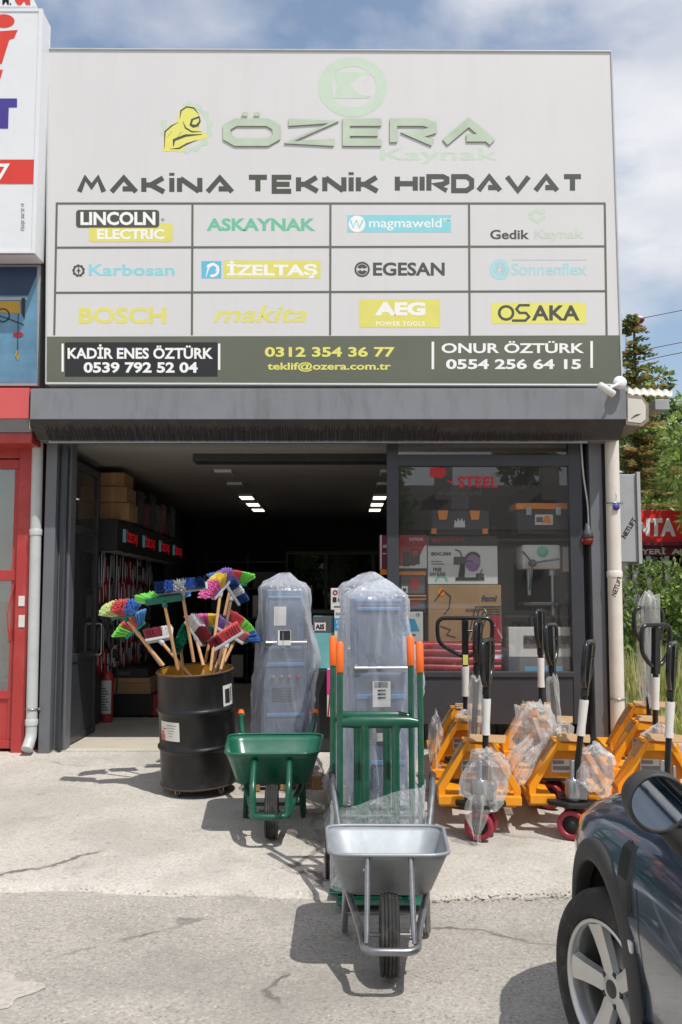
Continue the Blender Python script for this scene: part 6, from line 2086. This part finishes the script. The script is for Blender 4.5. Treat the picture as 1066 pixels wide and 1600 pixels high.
bush('low green bush at the right edge behind the bagged jack handle', at(1085, 13.0), 1.9, .6, ['leaf_mid', 'leaf_light', 'leaf_dark'], 4200, .09)
# tall dry and green grass
m = MB()
for k in range(14000):
    x, y = rnd.uniform(2.75, 6.5), rnd.uniform(9.0, 13.5)
    h = rnd.uniform(.25, .85) * (1.15 if y > 10 else .6)
    w = rnd.uniform(0, PI)
    dx_, dy_ = math.cos(w) * .012, math.sin(w) * .012
    bx, by = rnd.uniform(-.18, .18), rnd.uniform(-.18, .18)
    m.add([(x - dx_, y - dy_, .18), (x + dx_, y + dy_, .18), (x + dx_ * .7 + bx * .4, y + dy_ * .7 + by * .4, .18 + h * .6), (x + bx, y + by, .18 + h), (x - dx_ * .7 + bx * .4, y - dy_ * .7 + by * .4, .18 + h * .6)], [(0, 1, 2, 4), (4, 2, 3)], rnd.choices((0, 1, 2), (.5, .2, .3))[0])
tag(m.build('tall_grass', ['dry_grass', 'leaf_mid', 'leaf_light'], recalc=False), kind='stuff')
m = MB()
strip(m, frange(2.62, 12, 12), frange(8.3, 20, 12), lambda x, y: gz(y) + .022 + (.05 * mnoise.noise(Vector((x, y, 0))) if x > 2.7 and y > 8.4 else 0))
tag(m.build('verge_soil', 'soil'), kind='structure')
# block wall edge beside the pipe
t = thing('low_kerb', 'pale broken concrete kerb at the foot of the weeds beside the cream pipe', 'kerb', (2.9, 8.9, .2))
m = MB()
for k in range(7):
    x = 2.74 + k * .42
    m.box(x, x + .40, 8.75 + .02 * (k % 2), 8.92, .19, .33 + .015 * (k % 3))
m.build('stone', 'concrete', t, bevel=.02)
# red fascia shop far right
YA = 17.0
fa = PxFace(YA)
t = thing('corner_shop', 'single storey shop with bright red fascia and white letters, far right behind the weeds', 'shop', (P(1080, 935, YA).x, YA, .2))
a, b = P(992, 1000, YA), P(1330, 797, YA)
gx0, gx1 = a.x, b.x
zf0, zf1, zf2 = P(1040, 848, YA).z, P(1040, 797, YA).z, P(1040, 868, YA).z
MB().box(gx0, gx1, YA + .3, YA + 6, .2, zf1 - .05).build('wall', 'plaster', t)
MB().box(gx0, gx1, YA, YA + .297, zf0, zf1).build('fascia', mat('fascia_red', S(246, 46, 44, .95), .4), t, bevel=.01)
MB().box(gx0 - .1, gx1, YA - .25, YA + .2, zf0 - .06, zf0 - .003).build('awning', 'box_maroon', t)
MB().box(gx0, gx1, YA + .0, YA + .29, zf2, zf0 - .064).build('sign_strip', 'box_maroon', t)
m = MB()
put_text(m, 'ANTA', fa, 971, 838, 1056, 810, 0, .05, h=.01)
put_text(m, 'YERİ  ALO PAKET', fa, 1002, 866, 1140, 855, 0, .03, h=.01)
m.build('lettering', 'sign_text_white', t)
m = MB()
for u in (994, 1013, 1042, 1070, 1100, 1130):
    a = P(u, 900, YA)
    m.box(a.x, a.x + .09, YA + .1, YA + .25, .2, zf2 - .003)
m.build('post', 'chrome_dull', t)
MB().box(gx0 + .05, gx1 - .05, YA + .27, YA + .295, .6, zf2 - .003).build('window_pane', 'car_glass', t)
# a parked vehicle by that shop
t = thing('parked_car', 'small dark car parked by the far red fascia shop', 'car', at(1005, 15.4))
m = MB()
x0 = P(985, 935, 15.4).x
m.loft([[(x0 + dx_, 15.3 + yy, z) for dx_, z in ((0, .45), (.02, .85), (.55, .98), (.9, 1.42), (2.1, 1.45), (2.7, 1.0), (3.3, .9), (3.35, .45))] for yy in (0, .1, 1.5, 1.6)], cap0=True, cap1=True, sm=False)
m.build('body', 'car_paint', t, bevel=.05)
for q in (.65, 2.6):
    m = MB(); tyre(m, (x0 + q, 15.32, .5), .3, .2, None, ribs=False); 
    o = m.build('tyre', 'rubber', t)
    o.matrix_basis = Matrix.Translation(Vector((x0 + q, 15.32, .5)) - Vector(t.location)) @ Matrix.Rotation(PI / 2, 4, 'Z') @ Matrix.Translation(-(Vector((x0 + q, 15.32, .5)) - Vector(t.location)))
# lamp on a pole above the conifer, overhead wires
t = thing('street_lamp', 'thin street lamp with a round head above the conifer', 'street lamp', at(998, 24))
b = P(1000, 500, 24)
MB().tube([(b.x - .35, 24, .2), (b.x - .35, 24, b.z - .5)], [.07, .045], 10).tube(smooth_path([(b.x - .35, 24, b.z - .5), (b.x - .3, 24, b.z - .05), (b.x, 24, b.z - .02)], .2), .025, 8).build('pole', 'pvc_grey', t)
MB().lathe([(0, -.09), (.06, -.085), (.11, -.03), (.12, .02), (.06, .07), (0, .08)], 20, M=Matrix.Translation((b.x, 24, b.z))).build('lamp_head', 'box_maroon', t)
MB().lathe([(0, .0), (.10, .02), (.09, .06), (.05, .1), (0, .11)], 18, M=Matrix.Translation((b.x, 24, b.z))).build('lamp_cap', 'white_plastic', t)
for lb_, pts in (('thin overhead wire, upper one right of the signboard', [(960, 503), (1010, 496), (1070, 484), (1200, 455)]), ('thin overhead wire, lower one crossing towards the right edge', [(960, 556), (1010, 546), (1070, 534), (1200, 505)]), ('thin overhead wire nearest the broadleaf crown at the right edge', [(1000, 566), (1030, 558), (1070, 550), (1200, 530)])):
    m = MB(); m.tube([P(u, v, 26) for u, v in pts], .011, 5)
    tag(m.build('overhead_wire', 'black'), lb_, 'wire', 'overhead wires on the right')
t = thing('aerial_mast', 'thin mast rising at the right edge of the signboard', 'mast', (P(969, 520, 10).x, 10, 6.0))
MB().tube([P(969, 610, 10), P(969, 490, 10)], .02, 6).build('mast', 'pvc_grey', t)

# ------------------------------------------------------------------ the far side of the street, behind the viewer (seen in the glass)
t = thing('street_house', 'long tiled roof house across the street, mirrored in the shop window', 'house', (5, -20, 0))
MB().box(-1, 16, -27, -19, 0, 4.4).build('wall', 'plaster', t)
m = MB(); m.prism([(-18.3, 4.3), (-23, 6.6), (-27.7, 4.3)], 'x', -1.6, 16.6)
rf = m.build('roof', mat('roof_tile', S(84, 70, 66, .6), .8, var=.2, scale=3), t)
m = MB()
for x in (4, 8.5): m.box(x, x + .7, -22, -21.3, 5.6, 7.6)
m.build('chimney', 'plaster', rf)
for k in range(5):
    MB().box(.8 + k * 3, 2.4 + k * 3, -18.99, -18.95, 1.2, 3.0).build('window', 'car_glass', t)
leafy_tree('poplar_tree', 'tall slim poplar across the street, mirrored in the shop window', (1.2, -17, 0), 10.5, 1.0, ['leaf_dark', 'leaf_mid'], 44, 150, .3, .15, cr=.7, weights=[.6, .4])
leafy_tree('poplar_tree', 'slim poplar beyond the tiled house, mirrored in the shop window', (9.5, -30, 0), 13.5, 1.2, ['leaf_dark', 'leaf_mid'], 44, 140, .35, .15, cr=.8, weights=[.6, .4])
leafy_tree('street_tree', 'round crowned tree across the street, mirrored low in the shop window', (-3.0, -15, 0), 5.2, 2.2, ['leaf_dark', 'leaf_mid'], 44, 160, .28, .25, cr=.8, weights=[.6, .4])
